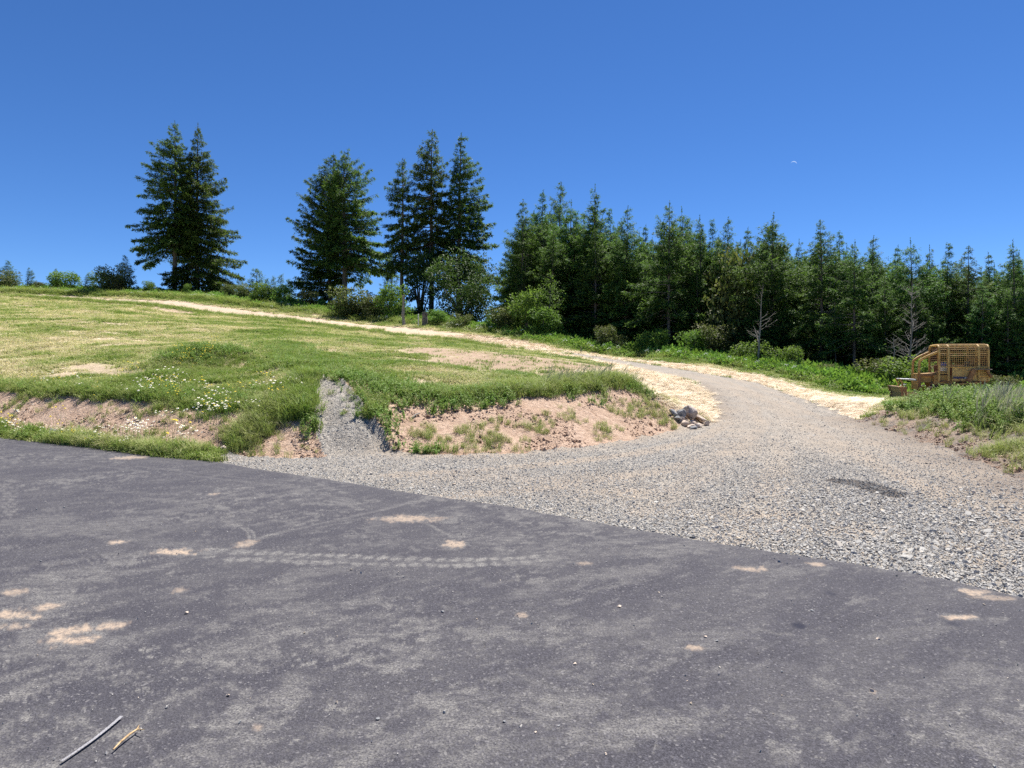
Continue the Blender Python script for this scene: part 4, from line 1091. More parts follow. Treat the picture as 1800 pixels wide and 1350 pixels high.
def conifer(seed, H, cb, Rm, power=.75, gap=.42, per=5, up=.25, droop=.5, tdens=1.0, spray=.30, asym=0.0, az0=0.0, bare=0.0, irregular=.3, wind=0.0, skirt=.12, trunk_r=None, snag=0, nspray=10, lean=0.0, hang=.35):
    rng = np.random.default_rng(seed)
    tr = trunk_r or H * .0145
    bend = rng.normal(0, .012 * H, 2); ph = rng.uniform(0, 6, 2)
    def axis(z):
        f = z / H
        return np.array([bend[0] * math.sin(f * 3 + ph[0]) * f + lean * H * f * f, bend[1] * math.sin(f * 3 + ph[1]) * f, z])
    wood = Soup()
    zs = np.linspace(-.6, H, 16)
    v, q = tube([axis(max(z, 0)) + [0, 0, min(z, 0)] for z in zs], [tr * (1.25 if z < .1 else max(.06, (1 - z / H) ** .85)) for z in zs], 8)
    wood.add(v, q)
    O = []; D = []; Nn = []; Ln = []; T = []
    z = cb; ang = rng.uniform(0, 6)
    while z < H * .985:
        f = (z - cb) / (H - cb)
        ring = Rm * (1 - f) ** power * (skirt + (1 - skirt) * min(1, f / .16 + .35)) + .05 * (H * .03)
        k_ = max(3, int(round(per * (1 - .35 * f))))
        for k in range(k_):
            ang += 2 * PI / k_ + rng.normal(0, .35)
            if rng.uniform() < bare * (1 - f * .8): continue
            L = ring * min(1.3, max(.3, rng.normal(1, irregular))) * (1 + asym * math.cos(ang - az0)) * (.36 + .64 * min(1, (1 - f) / .30))
            L = max(L, .12)
            zz = z + rng.uniform(-.5, .5) * gap
            p0 = axis(min(zz, H)); hd = np.array([math.cos(ang), math.sin(ang), 0.0]); hd = norm(hd + np.array([wind, 0, 0]))
            e0 = up + .75 * f - .25 * (1 - f) + rng.normal(0, .08)       # slope at the trunk
            ns = 7; s = np.linspace(0, 1, ns)
            zc = L * (e0 * s - droop * (1 - .6 * f) * s ** 1.6 + .22 * s ** 3.2)
            path = p0 + hd * (L * s)[:, None]; path[:, 2] += zc
            rb = max(.012, tr * .22 * (L / Rm) ** .8)
            if L > .8:
                v, q = tube(path[::2], rb * (1 - .85 * s[::2]), 4); wood.add(v, q)
            # twigs
            nt = max(5, int(L * 7.5 * tdens)); ts = rng.uniform(.14, 1.0, nt) ** .8
            tp = np.stack([np.interp(ts, s, path[:, i]) for i in range(3)], -1)
            side = np.where(rng.uniform(size=nt) < .5, -1, 1); a2 = side * rng.uniform(.55, 1.15, nt) * (1 - .5 * (ts > .93))
            td = np.stack([hd[0] * np.cos(a2) - hd[1] * np.sin(a2), hd[0] * np.sin(a2) + hd[1] * np.cos(a2), rng.normal(-.12 * hang, .16, nt)], -1)
            tl = (.16 + .34 * L * (1.02 - ts) ** .75) * rng.uniform(.6, 1.2, nt)
            tl = np.minimum(tl, 1.5)
            for j in range(nspray):
                fj = (j + rng.uniform(.1, .9, nt)) / nspray
                o = tp + td * (tl * fj)[:, None]; o += rng.normal(0, .05, (nt, 3)); o[:, 2] -= hang * (.35 * tl * fj ** 2 + rng.uniform(0, .28, nt))
                d = td + rng.normal(0, .42, (nt, 3)); d[:, 2] += -hang * rng.uniform(0, 2.2, nt) * (rng.uniform(size=nt) < .6) + .08
                n_ = np.tile([0, 0, 1.0], (nt, 1)) + rng.normal(0, .34, (nt, 3))
                O.append(o); D.append(d); Nn.append(n_); Ln.append(spray * .92 * rng.uniform(.6, 1.35, nt) * (1 - .5 * f))
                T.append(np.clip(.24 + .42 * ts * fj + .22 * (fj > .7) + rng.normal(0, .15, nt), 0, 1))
        z += gap * ((1 - .45 * f) if f < .78 else 1.0) * rng.uniform(.75, 1.25)
    # leader
    nl = 22; zl = rng.uniform(H * .95, H * 1.0, nl); o = np.array([axis(min(a, H)) for a in zl]); d = rand_dirs(rng, nl); d[:, 2] = .9 + .4 * rng.uniform(size=nl)
    O.append(o); D.append(d); Nn.append(rand_dirs(rng, nl)); Ln.append(np.full(nl, spray * .5)); T.append(np.full(nl, .5))
    for k in range(snag):       # bare dead limbs under the crown
        zz = rng.uniform(cb * .35, cb * 1.05) if cb > 1 else rng.uniform(.5, 2.5)
        a = rng.uniform(0, 2 * PI); L = Rm * rng.uniform(.2, .5); p0 = axis(zz); s = np.linspace(0, 1, 4)
        path = p0 + np.array([math.cos(a), math.sin(a), 0]) * (L * s)[:, None]; path[:, 2] += L * (-.25 * s + rng.uniform(-.1, .35) * s ** 2)
        v, q = tube(path, .03 * (1 - .8 * s), 4); wood.add(v, q)
    O = np.vstack(O); D = np.vstack(D); Nn = np.vstack(Nn); Ln = np.concatenate(Ln); T = np.concatenate(T)
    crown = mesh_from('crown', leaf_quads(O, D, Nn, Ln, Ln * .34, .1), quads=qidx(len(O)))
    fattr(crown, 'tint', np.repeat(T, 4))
    return wood.mesh('trunk'), crown

def broadleaf(seed, H, rx, lumps, leaves, leaf, cb=.25, stems=5, narrow=1.0):
    rng = np.random.default_rng(seed)
    wood = Soup(); O = []; D = []; Nn = []; Ln = []; T = []
    cs = []
    for k in range(lumps):
        a = rng.uniform(0, 2 * PI); zf = rng.uniform(cb, .92); wmax = math.sin(PI * min(1, max(.08, (zf - cb * .4) / (1.12 - cb * .4)))) ** .6
        r = rx * wmax * math.sqrt(rng.uniform(.05, 1)) * .8
        c_ = np.array([r * math.cos(a), r * math.sin(a), zf * H]); R_ = rx * rng.uniform(.24, .42) * narrow
        cs.append((c_, R_))
    for i, (c_, R_) in enumerate(cs):
        n = int(leaves / lumps * rng.uniform(.7, 1.3)); d = rand_dirs(rng, n); r = R_ * rng.uniform(.25, 1.05, n) ** .45
        O.append(c_ + d * r[:, None] * np.array([1, 1, .78])); D.append(d + rng.normal(0, .7, (n, 3)) + [0, 0, -.15]); Nn.append(d * .7 + rng.normal(0, .5, (n, 3)) + [0, 0, .8])
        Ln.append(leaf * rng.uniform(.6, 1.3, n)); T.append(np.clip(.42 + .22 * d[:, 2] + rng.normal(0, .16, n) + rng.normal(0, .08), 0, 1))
        if i < stems * 3:
            mid = np.array([c_[0] * .35 + rng.normal(0, .1), c_[1] * .35 + rng.normal(0, .1), c_[2] * .5])
            v, q = tube([[rng.normal(0, .04 * rx), rng.normal(0, .04 * rx), -.3], mid, c_], [H * .016, H * .011, H * .003], 5); wood.add(v, q)
    O = np.vstack(O); O[:, 2] = np.maximum(O[:, 2], .03); D = np.vstack(D); Nn = np.vstack(Nn); Ln = np.concatenate(Ln); T = np.concatenate(T)
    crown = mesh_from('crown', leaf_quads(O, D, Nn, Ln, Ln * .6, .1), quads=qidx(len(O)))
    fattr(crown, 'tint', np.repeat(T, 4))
    return wood.mesh('trunk'), crown

def grow(name, meshes, u, d, vtop=None, label=None, cat='tree', group=None, mat='fir', bark='bark', H0=1.0, rz=None, sxy=1.0, height=None, sink=.05, parts=('trunk', 'crown')):
    x = (u - 900) / F * d; z = gz(x, d)
    Hh = height if height else CH + (VH - vtop) / F * d - z
    s = Hh / H0
    o = thing(name, (x, d, z - sink), label, cat, group, rz if rz is not None else 0.0)
    o.scale = (s * sxy, s * sxy, s)
    for me, pn, mt in zip(meshes, parts, (M[bark], M[mat])):
        if me is None: continue
        link(pn, me, mt, o)
    return o

# the single firs on the ridge
grow('fir_tree', conifer(1, 22, 6.2, 4.3, .66, .58, 9, .02, .46, 1.6, .36, .22, PI, .04, .24, 0, .75, snag=8, hang=.5), 307, 107, 211, 'tall fir with bare lower trunk, left one of the close pair on the ridge', group='tall firs on the ridge', H0=22)
grow('fir_tree', conifer(2, 21.6, .9, 4.3, .74, .56, 9, .04, .54, 1.6, .36, .20, 0.0, .02, .22, .1, .9, hang=.55), 347, 109, 215, 'tall fir skirted to the ground, right one of the close pair on the ridge', group='tall firs on the ridge', H0=21.6)
grow('fir_tree', conifer(3, 19, 1.6, 4.0, .62, .54, 9, .30, .36, 1.6, .36, .34, PI, .03, .26, -.08, .6, hang=.25), 580, 97, 268, 'dark fir leaning left behind a paler fir on the ridge', group='tall firs on the ridge', H0=19)
grow('hemlock_tree', conifer(4, 18, 5.6, 4.1, .52, .54, 9, .12, .50, 1.6, .36, .22, .3, .03, .24, 0, .8, snag=14, hang=.5, trunk_r=.33), 606, 93, 266, 'full green conifer with forked pale lower trunk on the ridge', group='tall firs on the ridge', mat='hemlock', H0=18)
grow('fir_tree', conifer(5, 18, 6.0, 2.1, .46, .60, 7, .02, .60, 1.7, .34, .15, 2.6, .28, .42, 0, .7, snag=6, hang=.7), 706, 85, 276, 'thin sparse fir between the two dense clumps on the ridge', group='tall firs on the ridge', H0=18)
grow('fir_tree', conifer(6, 20, 6.2, 2.45, .42, .60, 8, .04, .58, 1.7, .36, .18, 3.3, .14, .36, 0, .8, snag=6, hang=.6, lean=.02), 758, 86, 229, 'tall open fir with clumpy crown, left of twin tops beside the broadleaf tree', group='tall firs on the ridge', H0=20)
grow('fir_tree', conifer(7, 19.5, 3.6, 2.9, .54, .58, 8, .08, .52, 1.7, .36, .30, .2, .06, .32, .1, .8, hang=.5, lean=.015), 806, 87, 234, 'tall fir with long right branches behind the broadleaf tree', group='tall firs on the ridge', H0=19.5)
grow('broadleaf_tree', broadleaf(8, 8.5, 5.0, 46, 13000, .24, .03), 812, 78, 440, 'round broadleaf tree with dark glossy leaves below the tall twin firs', group='broadleaf trees', mat='broad', H0=8.5)
grow('broadleaf_tree', broadleaf(9, 6.5, 2.0, 22, 4600, .22, .04), 738, 82, 440, 'slim broadleaf tree climbing beside the thin sparse fir', group='broadleaf trees', mat='broad', H0=6.5)
grow('young_fir_tree', conifer(10, 7, .4, 1.7, .8, .34, 5, .3, .3, 1.3, .24, nspray=6), 689, 88, 455, 'young conifer behind the shrubs left of the thin fir', mat='hemlock', group='small conifers', H0=7)

# forest: a handful of grown trees, copied
FO = []
for i, (Rm_, pw_, gp_, pr_, up_, dr_, sk_, ir_) in enumerate([(2.9, .80, .54, 9, .20, .50, .75, .28), (2.5, .88, .48, 9, .28, .46, .85, .26), (3.3, .76, .60, 10, .16, .54, .7, .30), (2.5, .84, .52, 9, .32, .40, .8, .34), (2.8, .92, .50, 9, .22, .46, .9, .28)]):
    FO.append(conifer(20 + i, 12, .35 + .25 * (i % 3), Rm_, pw_, gp_, pr_, up_, dr_, 1.8, .27, .15, i, .04, ir_, 0, sk_, snag=12, hang=.36, trunk_r=.14, nspray=9))
FB = [conifer(30 + i, 12, 2.6 + .9 * i, 2.6, .78, .56, 8, .18, .48, 1.8, .27, .18, i, .08, .32, 0, .8, snag=20, hang=.34, trunk_r=.15, nspray=9) for i in range(2)]
def ftree(u, d, vtop, k, label, rz=0, mat='hemlock', sxy=1.0, group='conifers along the forest edge'):
    src = FB[k - 10] if k >= 10 else FO[k]
    return grow('forest_conifer', src, u, d + 3.0, vtop, label, 'tree', group, mat, 'bark', 12.0, rz, sxy)
EDGE = [
 (919, 65, 350, 0, 'leftmost dense conifer of the forest edge, beside open sky', 1.1), (954, 70, 333, 1, 'tall conifer second from the left end of the forest', 1.0), (985, 84, 319, 10, 'dark narrow fir top rising behind the forest left end', .9),
 (1004, 64, 352, 2, 'broad conifer below the dark narrow fir top', 1.1), (1046, 61, 324, 3, 'tallest pointed conifer of the forest left part', 1.05), (1072, 64, 368, 4, 'shorter conifer right of the tallest pointed one', 1.0),
 (1104, 57, 361, 0, 'conifer with a double tip in the middle of the forest', 1.0), (1134, 62, 394, 1, 'low conifer under the gap in the treetops', .9), (1176, 52, 352, 11, 'tall slender conifer with visible gray trunk right of the gap', 1.0),
 (1200, 56, 363, 2, 'conifer with a thin whorled spire beside the tall slender one', .9), (1231, 53, 377, 3, 'feathery conifer right of the whorled spire', 1.0), (1252, 55, 387, 4, 'feathery conifer with a blunt tip above the pale broadleaf tree', .9),
 (1281, 52, 381, 0, 'pointed conifer directly above the pale broadleaf tree', 1.0), (1314, 52, 399, 1, 'low conifer left of the broad dark conifer', .95), (1358, 48, 373, 2, 'broad dark conifer standing above the leaning gray snag', 1.1),
 (1404, 50, 419, 3, 'low conifer between the broad dark one and the whip tipped one', .9), (1443, 44, 385, 10, 'whip tipped conifer with a straight bare gray trunk at the edge', 1.0), (1475, 48, 408, 4, 'bushy conifer between the two bare trunked ones', .9),
 (1502, 41, 420, 11, 'conifer with drooping top and bare gray trunk nearest the road', 1.0), (1536, 45, 413, 0, 'full conifer right of the drooping one', 1.0), (1577, 48, 430, 1, 'low conifer left of the dark crooked top', .9),
 (1601, 43, 417, 2, 'conifer with a dark crooked top behind the bleached dead tree', 1.05), (1634, 45, 430, 3, 'small tipped conifer behind the bulldozer front', .9), (1667, 43, 428, 4, 'bright green conifer above the bulldozer cage', 1.0),
 (1702, 41, 431, 10, 'rounded conifer with thin trunk right above the bulldozer cage', 1.05), (1739, 43, 442, 1, 'short conifer right of the bulldozer cage', .9), (1782, 39, 420, 3, 'dark conifer with crooked tip at the right picture edge', 1.1),
 (1822, 40, 430, 0, 'conifer cut by the right picture edge', 1.1)]
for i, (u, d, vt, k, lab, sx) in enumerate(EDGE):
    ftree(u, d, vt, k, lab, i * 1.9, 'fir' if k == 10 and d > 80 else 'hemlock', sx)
# rows behind and between
rr = random.Random(3)
prof = sorted((e[0], e[2]) for e in EDGE); PU = [p[0] for p in prof]; PV = [p[1] for p in prof]
n_b = 0
for row, (off, nrow, dv) in enumerate([(-3.5, 17, 75), (3.5, 24, 32), (8, 22, 22), (13, 20, 18)]):
    for i in range(nrow):
        u = 905 + (1850 - 905) * (i + .5 + rr.uniform(-.3, .3)) / nrow
        d = np.interp(u, [900, 1100, 1300, 1500, 1700, 1850], [66, 58, 51, 43.5, 42, 40]) + off + rr.uniform(-1, 1)
        vt = np.interp(u, PU, PV) + dv + rr.uniform(-6, 26)
        if row == 0:
            vt = np.interp(u, PU, PV) + rr.uniform(55, 135)
            if 1405 < u < 1530: continue
            ftree(u, d + 1.2, vt, rr.randrange(5), 'lower green conifer filling in under the front row of the forest', rr.uniform(0, 6), 'hemlock', 1.15, 'lower conifers at the forest edge')
        else:
            ftree(u, d, vt, rr.randrange(5), 'green conifer deeper inside the forest, mostly hidden by the front row', rr.uniform(0, 6), 'hemlock', 1.0, 'conifers deeper in the forest')
# far wood closing the view behind the front rows: one mass
fw = [proto('wood_tree', FO[i][1].copy(), None) for i in range(3)]
for p in fw:
    p.data.materials.clear(); p.data.materials.append(M['hemlock'])
X = []; Y = []; Hs = []
rg = np.random.default_rng(33)
for k in range(240):
    u = rg.uniform(900, 2350); d = np.interp(u, [900, 1100, 1300, 1500, 1700, 2350], [80, 74, 66, 58, 55, 46]) + rg.uniform(0, 30)
    if u > 1850: d -= 12
    X.append((u - 900) / F * d); Y.append(d); Hs.append((np.interp(u, PU, PV), d))
X = np.array(X); Y = np.array(Y); zz = ground_z(X, Y)
hh = np.array([CH + (VH - (v + 24)) / F * d for v, d in Hs]) - zz
scatter('forest', fw, np.stack([X, Y, zz - .1], -1), rg.uniform(0, 6, len(X)), np.clip(hh, 4, 16) / 12 * rg.uniform(.8, 1.0, len(X)), np.full(len(X), .4), tilt=.01, seed=15, label='deep conifer forest closing the view behind its front rows', cat='forest')

# small trees along the left skyline and beyond the ridge
SC = conifer(50, 5, .2, 1.5, .85, .28, 7, .15, .25, 1.8, .24, nspray=6); WS = conifer(51, 5, .5, 1.3, .6, .34, 6, .1, .1, 2.0, .24, .6, 0.0, .1, .3, .9, nspray=6, lean=.05)
for (u, d, vt, src, lab, sx) in [(14, 108, 458, SC, 'small dark conifer at the left picture edge on the skyline', 1.3), (48, 106, 470, WS, 'wind bent small conifer with flag branches on the skyline', 1.0),
                                 (98, 112, 472, SC, 'small conifer tip poking above a round shrub on the skyline', 1.0), (220, 104, 449, SC, 'small pointed conifer right of the skyline shrubs', 1.05), (150, 104, 482, WS, 'small bushy dark conifer between two shrubs on the skyline', 1.6),
                                 (421, 150, 486, SC, 'tiny far conifer right of the tall pair on the ridge', .9), (452, 140, 473, SC, 'small bluish conifer beyond the ridge gap', 1.5), (470, 150, 490, SC, 'tiny far conifer tip right of the bluish one', .8),
                                 (480, 150, 487, SC, 'far conifer tip in the middle of the ridge gap', .8), (494, 145, 483, SC, 'far conifer tip at the right of the ridge gap', .9), (508, 150, 491, SC, 'lowest far conifer tip by the ridge gap', .9)]:
    grow('small_conifer', src, u, d, vt, lab, 'tree', 'small conifers', 'fir', 'bark', 5.0, 0 if src is WS else u, sx)

# shrubs
M['bramble_t'] = mat_leaf('pale_leaves', [(0.0, (0.06, 0.12, 0.02)), (0.5, (0.14, 0.22, 0.04)), (1.0, (0.26, 0.33, 0.08))], .35)
SH = [broadleaf(60 + i, 3, 1.9, 26, 3600, .20, .10, 3) for i in range(4)]
for i, (u, d, vt, k, mt, lab, sx) in enumerate([
    (8, 104, 478, 0, 'olive', 'round olive shrub at the left picture edge', 1.3), (72, 104, 496, 1, 'olive', 'low olive shrub right of the wind bent conifer', 1.3), (112, 103, 476, 2, 'shrub', 'wide green shrub left of the small dark conifer on the skyline', 1.2),
    (178, 102, 478, 3, 'shrub', 'green shrub just left of the small pointed conifer', 1.0), (200, 101, 467, 0, 'broad', 'tall round leafy shrub beside the small pointed conifer', .95), (212, 99, 488, 1, 'olive', 'yellow flowering broom shrub below the small pointed conifer', 1.0),
    (262, 97, 493, 2, 'shrub', 'small bright shrub left of the tall pair of firs', .8), (330, 96, 499, 3, 'shrub', 'small bright sapling under the tall pair of firs', .6), (405, 95, 500, 1, 'shrub', 'small green shrub at the right foot of the tall pair', .9),
    (430, 93, 500, 0, 'shrub', 'green shrub left of the bright round shrub in the ridge gap', 1.1), (462, 88, 496, 2, 'shrub', 'bright round shrub in the ridge gap', .95), (502, 88, 502, 3, 'olive', 'twiggy brown green shrub left of the dark leaning fir', 1.1),
    (545, 84, 512, 1, 'broad', 'dark shrub under the dark leaning fir', 1.1), (615, 76, 505, 0, 'shrub', 'large yellow green shrub at the foot of the forked conifer', 1.15), (650, 75, 520, 1, 'shrub', 'bright shrub right of the large yellow green shrub', 1.2),
    (690, 74, 500, 2, 'shrub', 'upright green shrub left of the weathered post', .8), (768, 68, 545, 3, 'shrub', 'low bright shrub right of the cut stump', 1.3), (812, 66, 552, 0, 'shrub', 'low green shrub below the round broadleaf tree', 1.4),
    (884, 62, 541, 1, 'broad', 'dark round shrub at the left foot of the forest', 1.1), (925, 61, 508, 2, 'shrub', 'tall round green shrub at the left end of the forest', .8), (953, 58.5, 543, 3, 'olive', 'gray green bushy shrub nearest the straw road', 1.0),
    (1062, 54, 574, 1, 'olive', 'yellowish tipped bush below the tallest conifers', .9), (1085, 53, 590, 0, 'broad', 'low leafy bush right of the yellowish one', 1.0), (1148, 51, 578, 2, 'shrub', 'bright leafy bush below the low middle conifers', 1.0),
    (1215, 49, 582, 3, 'broad', 'shaded bush beside the gray trunk of the slender conifer', 1.0), (1285, 53, 455, 0, 'bramble_t', 'pale broadleaf tree among the conifers with sunlit leaves', .5), (1255, 49, 572, 1, 'broad', 'green bush below the pale broadleaf tree', 1.0),
    (1320, 46, 598, 2, 'shrub', 'leafy bush at the foot of the leaning gray snag', 1.1), (1385, 42, 610, 3, 'broad', 'shaded green bush right of the leaning snag', 1.1), (1455, 40, 640, 1, 'broad', 'low shaded bush between the two bare trunks', 1.2),
    (1545, 38.5, 630, 0, 'shrub', 'bushy green shrub behind the bulldozer blade', 1.2), (1590, 37, 625, 2, 'shrub', 'leafy shrub between the bulldozer blade and its hood', 1.2), (1640, 38.5, 640, 3, 'broad', 'dark shrub seen through the bulldozer frame', 1.2),
    (1760, 36, 660, 1, 'broad', 'dark low shrub right of the bulldozer', 1.2)]):
    grow('leafy_tree' if 'tree' in lab.split(' among')[0] else 'shrub', SH[k], u, d, vt, lab, 'tree' if 'broadleaf tree' in lab and 'pale' == lab.split()[0] else 'shrub', 'shrubs below the trees', mt, 'bark', 3.0, i * 1.7, sx)
grow('young_fir_tree', conifer(70, 5, .15, 1.5, .8, .3, 5, .3, .25, 1.5, .22, nspray=4), 966, 60, 474, 'light green young fir in front of the forest left end', 'tree', 'small conifers', 'bramble2' if 'bramble2' in M else 'shrub', 'bark', 5.0, 1.0)

# dead snags
def snag(seed, H, r, n, Lm, lean, z0=.25):
    rng = np.random.default_rng(seed); wd = Soup(); ln = np.array([lean, 0, 1.0])
    wob = rng.normal(0, .05, (9, 2)); path = np.array([[lean * H * f + w_[0] * H * .3, w_[1] * H * .3, H * f] for f, w_ in zip(np.linspace(0, 1, 9), wob * np.linspace(0, 1, 9)[:, None])])
    v, q = tube(path, r * (1 - .85 * np.linspace(0, 1, 9)), 6); wd.add(v, q)
    br = Soup()
    for k in range(n):
        f = rng.uniform(z0, .97); a = rng.uniform(0, 2 * PI); L = Lm * (1.1 - f * .75) * rng.uniform(.4, 1.1)
        p0 = np.array([np.interp(f, np.linspace(0, 1, 9), path[:, i]) for i in range(3)]); s = np.linspace(0, 1, 5)
        p = p0 + np.array([math.cos(a), math.sin(a), 0]) * (L * s)[:, None]; p[:, 2] += L * (.45 * s + .25 * s ** 2); p += rng.normal(0, .05 * L, (5, 3)) * s[:, None]
        rb = .22 * r * (1 - f * .6)
        v, q = tube(p, rb * (1 - .8 * s) + .004, 4); br.add(v, q)
        for j in range(4):
            g = rng.uniform(.3, .95); q0 = np.array([np.interp(g, s, p[:, i]) for i in range(3)]); dd = norm(np.array([math.cos(a + rng.choice([-1, 1]) * .8), math.sin(a + rng.choice([-1, 1]) * .8), rng.uniform(-.1, .6)]))
            v, q = tube([q0, q0 + dd * L * .18, q0 + dd * L * .34 + [0, 0, .04 * L]], [rb * .45 + .003, rb * .3 + .002, .003], 3); br.add(v, q)
    return wd.mesh('trunk'), br.mesh('branches')
grow('dead_tree', snag(1, 5, .075, 15, 1.3, .07), 1331, 44.5, 501, 'gray dead snag leaning right at the forest edge', 'tree', 'dead trees', 'dead', 'dead', 5.0, parts=('trunk', 'branches'))
grow('dead_tree', snag(2, 5.5, .06, 60, 1.1, 0.01), 1600, 40, 497, 'bleached bare dead tree with fine branches left of the bulldozer', 'tree', 'dead trees', 'dead', 'dead', 5.5, parts=('trunk', 'branches'))
grow('dead_tree', snag(3, 5, .045, 40, .8, -.02), 1470, 46.5, 490, 'tangle of dead gray twigs between the two bare trunks', 'tree', 'dead trees', 'dead', 'dead', 5.0, parts=('trunk', 'branches'))
grow('dead_tree', snag(4, 2, .05, 12, .6, .1), 1565, 37.5, 590, 'short dead stick standing right of the drooping conifer', 'tree', 'dead trees', 'dead', 'dead', 2.0, parts=('trunk', 'branches'))

# ------------------------------------------------------------------ posts, stump, rocks, sticks
def wood_post(u, d, vtop, r, label, cat, name, mat='dead', lean=0.0, sides=7, taper=.75, rough=.12):
    x = (u - 900) / F * d; z = gz(x, d); H = CH + (VH - vtop) / F * d - z
    rng = np.random.default_rng(int(u)); n = 8
    path = np.array([[lean * H * f + rng.normal(0, .02 * H * rough * 4), rng.normal(0, .01 * H), -.3 + (H + .3) * f] for f in np.linspace(0, 1, n)])
    v, q = tube(path, [r * (1 - (1 - taper) * f) * rng.uniform(1 - rough, 1 + rough) for f in np.linspace(0, 1, n)], sides)
    top = np.arange((n - 1) * sides, n * sides)
    v = np.vstack([v, path[-1:] + [[0, 0, .02]]]); tr = [(top[k], top[(k + 1) % sides], len(v) - 1) for k in range(sides)]
    return link(name, mesh_from(name, v, quads=q, tris=tr), M[mat], None, label, cat, None, None, (x, d, z))
wood_post(709, 67.5, 519, .17, 'weathered gray upright log post in front of the thin fir', 'post', 'weathered_post', 'dead', .012)
wood_post(747, 67.0, 549, .30, 'short cut tree stump with pale top beside the white stake', 'stump', 'tree_stump', 'bark', 0, 9, .9)
M['white'] = mat_paint('white_paint', (.75, .74, .70), (.60, .59, .56), .6)
wood_post(735.5, 66.3, 552, .055, 'thin white survey stake left of the cut stump', 'stake', 'survey_stake', 'white', 0, 4, 1, .02)
wood_post(1021.5, 49.6, 608, .03, 'thin pale stake standing in the verge of the upper road', 'stake', 'survey_stake', 'dead', 0, 4, 1, .02)

def hit(u, v, d0, d1, n=600):
    d = np.linspace(d0, d1, n); x = (u - 900) / F * d; z = CH + (VH - v) / F * d
    below = np.nonzero(ground_z(x, d) >= z)[0]
    return float(d[below[0]]) if len(below) else float(d1)
def rock(u, v, d, sx, sy, sz, label, seed, rz=0, tilt=(0, 0), lift=.2, group='piled rocks at the bend', cat='rock', pts=16, mat='rock', zoff=0.0):
    rng = np.random.default_rng(seed); bm = bmesh.new()
    for p in rand_dirs(rng, pts):
        bm.verts.new(Vector(p * rng.uniform(.85, 1.12) * .5 * np.array([sx, sy, sz])))
    r_ = bmesh.ops.convex_hull(bm, input=bm.verts)
    bmesh.ops.delete(bm, geom=[g for g in r_['geom_interior'] if isinstance(g, bmesh.types.BMVert)], context='VERTS')
    bmesh.ops.bevel(bm, geom=bm.edges[:], offset=.05 * min(sx, sy, sz), segments=1, affect='EDGES')
    me = bpy.data.meshes.new('rock'); bm.to_mesh(me); bm.free()
    x = (u - 900) / F * d; z = gz(x, d)
    o = link('rock', me, M[mat], None, label, cat, group, None, (x, d, z + sz * lift + zoff), rz)
    o.rotation_euler = (tilt[0], tilt[1], rz)
    return o
t = NT('dark_rock'); n_ = t.noise(t.coord('Object'), 6, 5)
M['rock_gray'] = t.done(t.pbsdf(t.ramp(n_, [(.3, (.15, .155, .165)), (.7, (.33, .325, .32))]), .85, t.bump(t.noise(t.coord('Object'), 20, 5), .6, .03)))
t = NT('tan_rock'); n_ = t.noise(t.coord('Object'), 6, 5)
M['rock_tan'] = t.done(t.pbsdf(t.ramp(n_, [(.3, (.42, .33, .26)), (.7, (.62, .52, .43))]), .9, t.bump(t.noise(t.coord('Object'), 20, 5), .6, .03)))
t = NT('brown_rock'); n_ = t.noise(t.coord('Object'), 6, 5)
M['rock_brown'] = t.done(t.pbsdf(t.ramp(n_, [(.3, (.24, .20, .18)), (.7, (.42, .36, .32))]), .9, t.bump(t.noise(t.coord('Object'), 20, 5), .6, .03)))
for i, (u, v, sx, sy, sz, tl, lab, mt, lf, zo) in enumerate([
    (1184, 729, .34, .22, .16, (.2, .6), 'small dark angular rock at the upper left end of the rock pile', 'rock_gray', .3, .05),
    (1191, 737, .40, .22, .14, (.3, .7), 'thin gray slab leaning left in the rock pile', 'rock_gray', .3, .02),
    (1199, 731, .36, .3, .30, (.1, -.3), 'dark triangular rock left of the largest rock', 'rock_gray', .35, .05),
    (1207, 727, .28, .24, .16, (0, .2), 'flat gray rock behind the largest rock', 'rock_gray', .4, .12),
    (1213, 733, .50, .46, .44, (.2, .15), 'largest gray brown boulder on top of the rock pile', 'rock_brown', .4, .10),
    (1198, 738, .34, .3, .22, (.1, .2), 'brownish rock under the dark triangular rock', 'rock_brown', .25, 0),
    (1204, 745, .30, .28, .24, (0, .1), 'rounded pinkish rock at the lower left of the pile', 'rock_tan', .3, 0),
    (1215, 745, .32, .28, .20, (.1, -.1), 'pale square rock in the middle of the pile foot', 'rock_tan', .35, 0),
    (1214, 750, .30, .26, .14, (0, .1), 'pale flat rock lowest in the pile', 'rock_tan', .3, 0),
    (1226, 748, .34, .28, .18, (.1, .2), 'pinkish flat rock right of the pile foot', 'rock_tan', .3, 0),
    (1229, 739, .60, .34, .16, (.3, .35), 'long pale slab sloping down to the right of the boulder', 'rock_tan', .45, .06),
    (1240, 744, .34, .26, .20, (.2, .3), 'tan angular rock at the right end of the pile', 'rock_tan', .3, 0),
    (1220, 752, .22, .2, .12, (0, 0), 'small gray rock at the front edge of the pile', 'rock_gray', .3, 0)]):
    d = hit(u, v + sz * .3 * F / 18, 14, 19.6)
    rock(u, v, d, sx, sy, sz, lab, 800 + i, i * 1.3, tl, lf, mat=mt, zoff=zo)
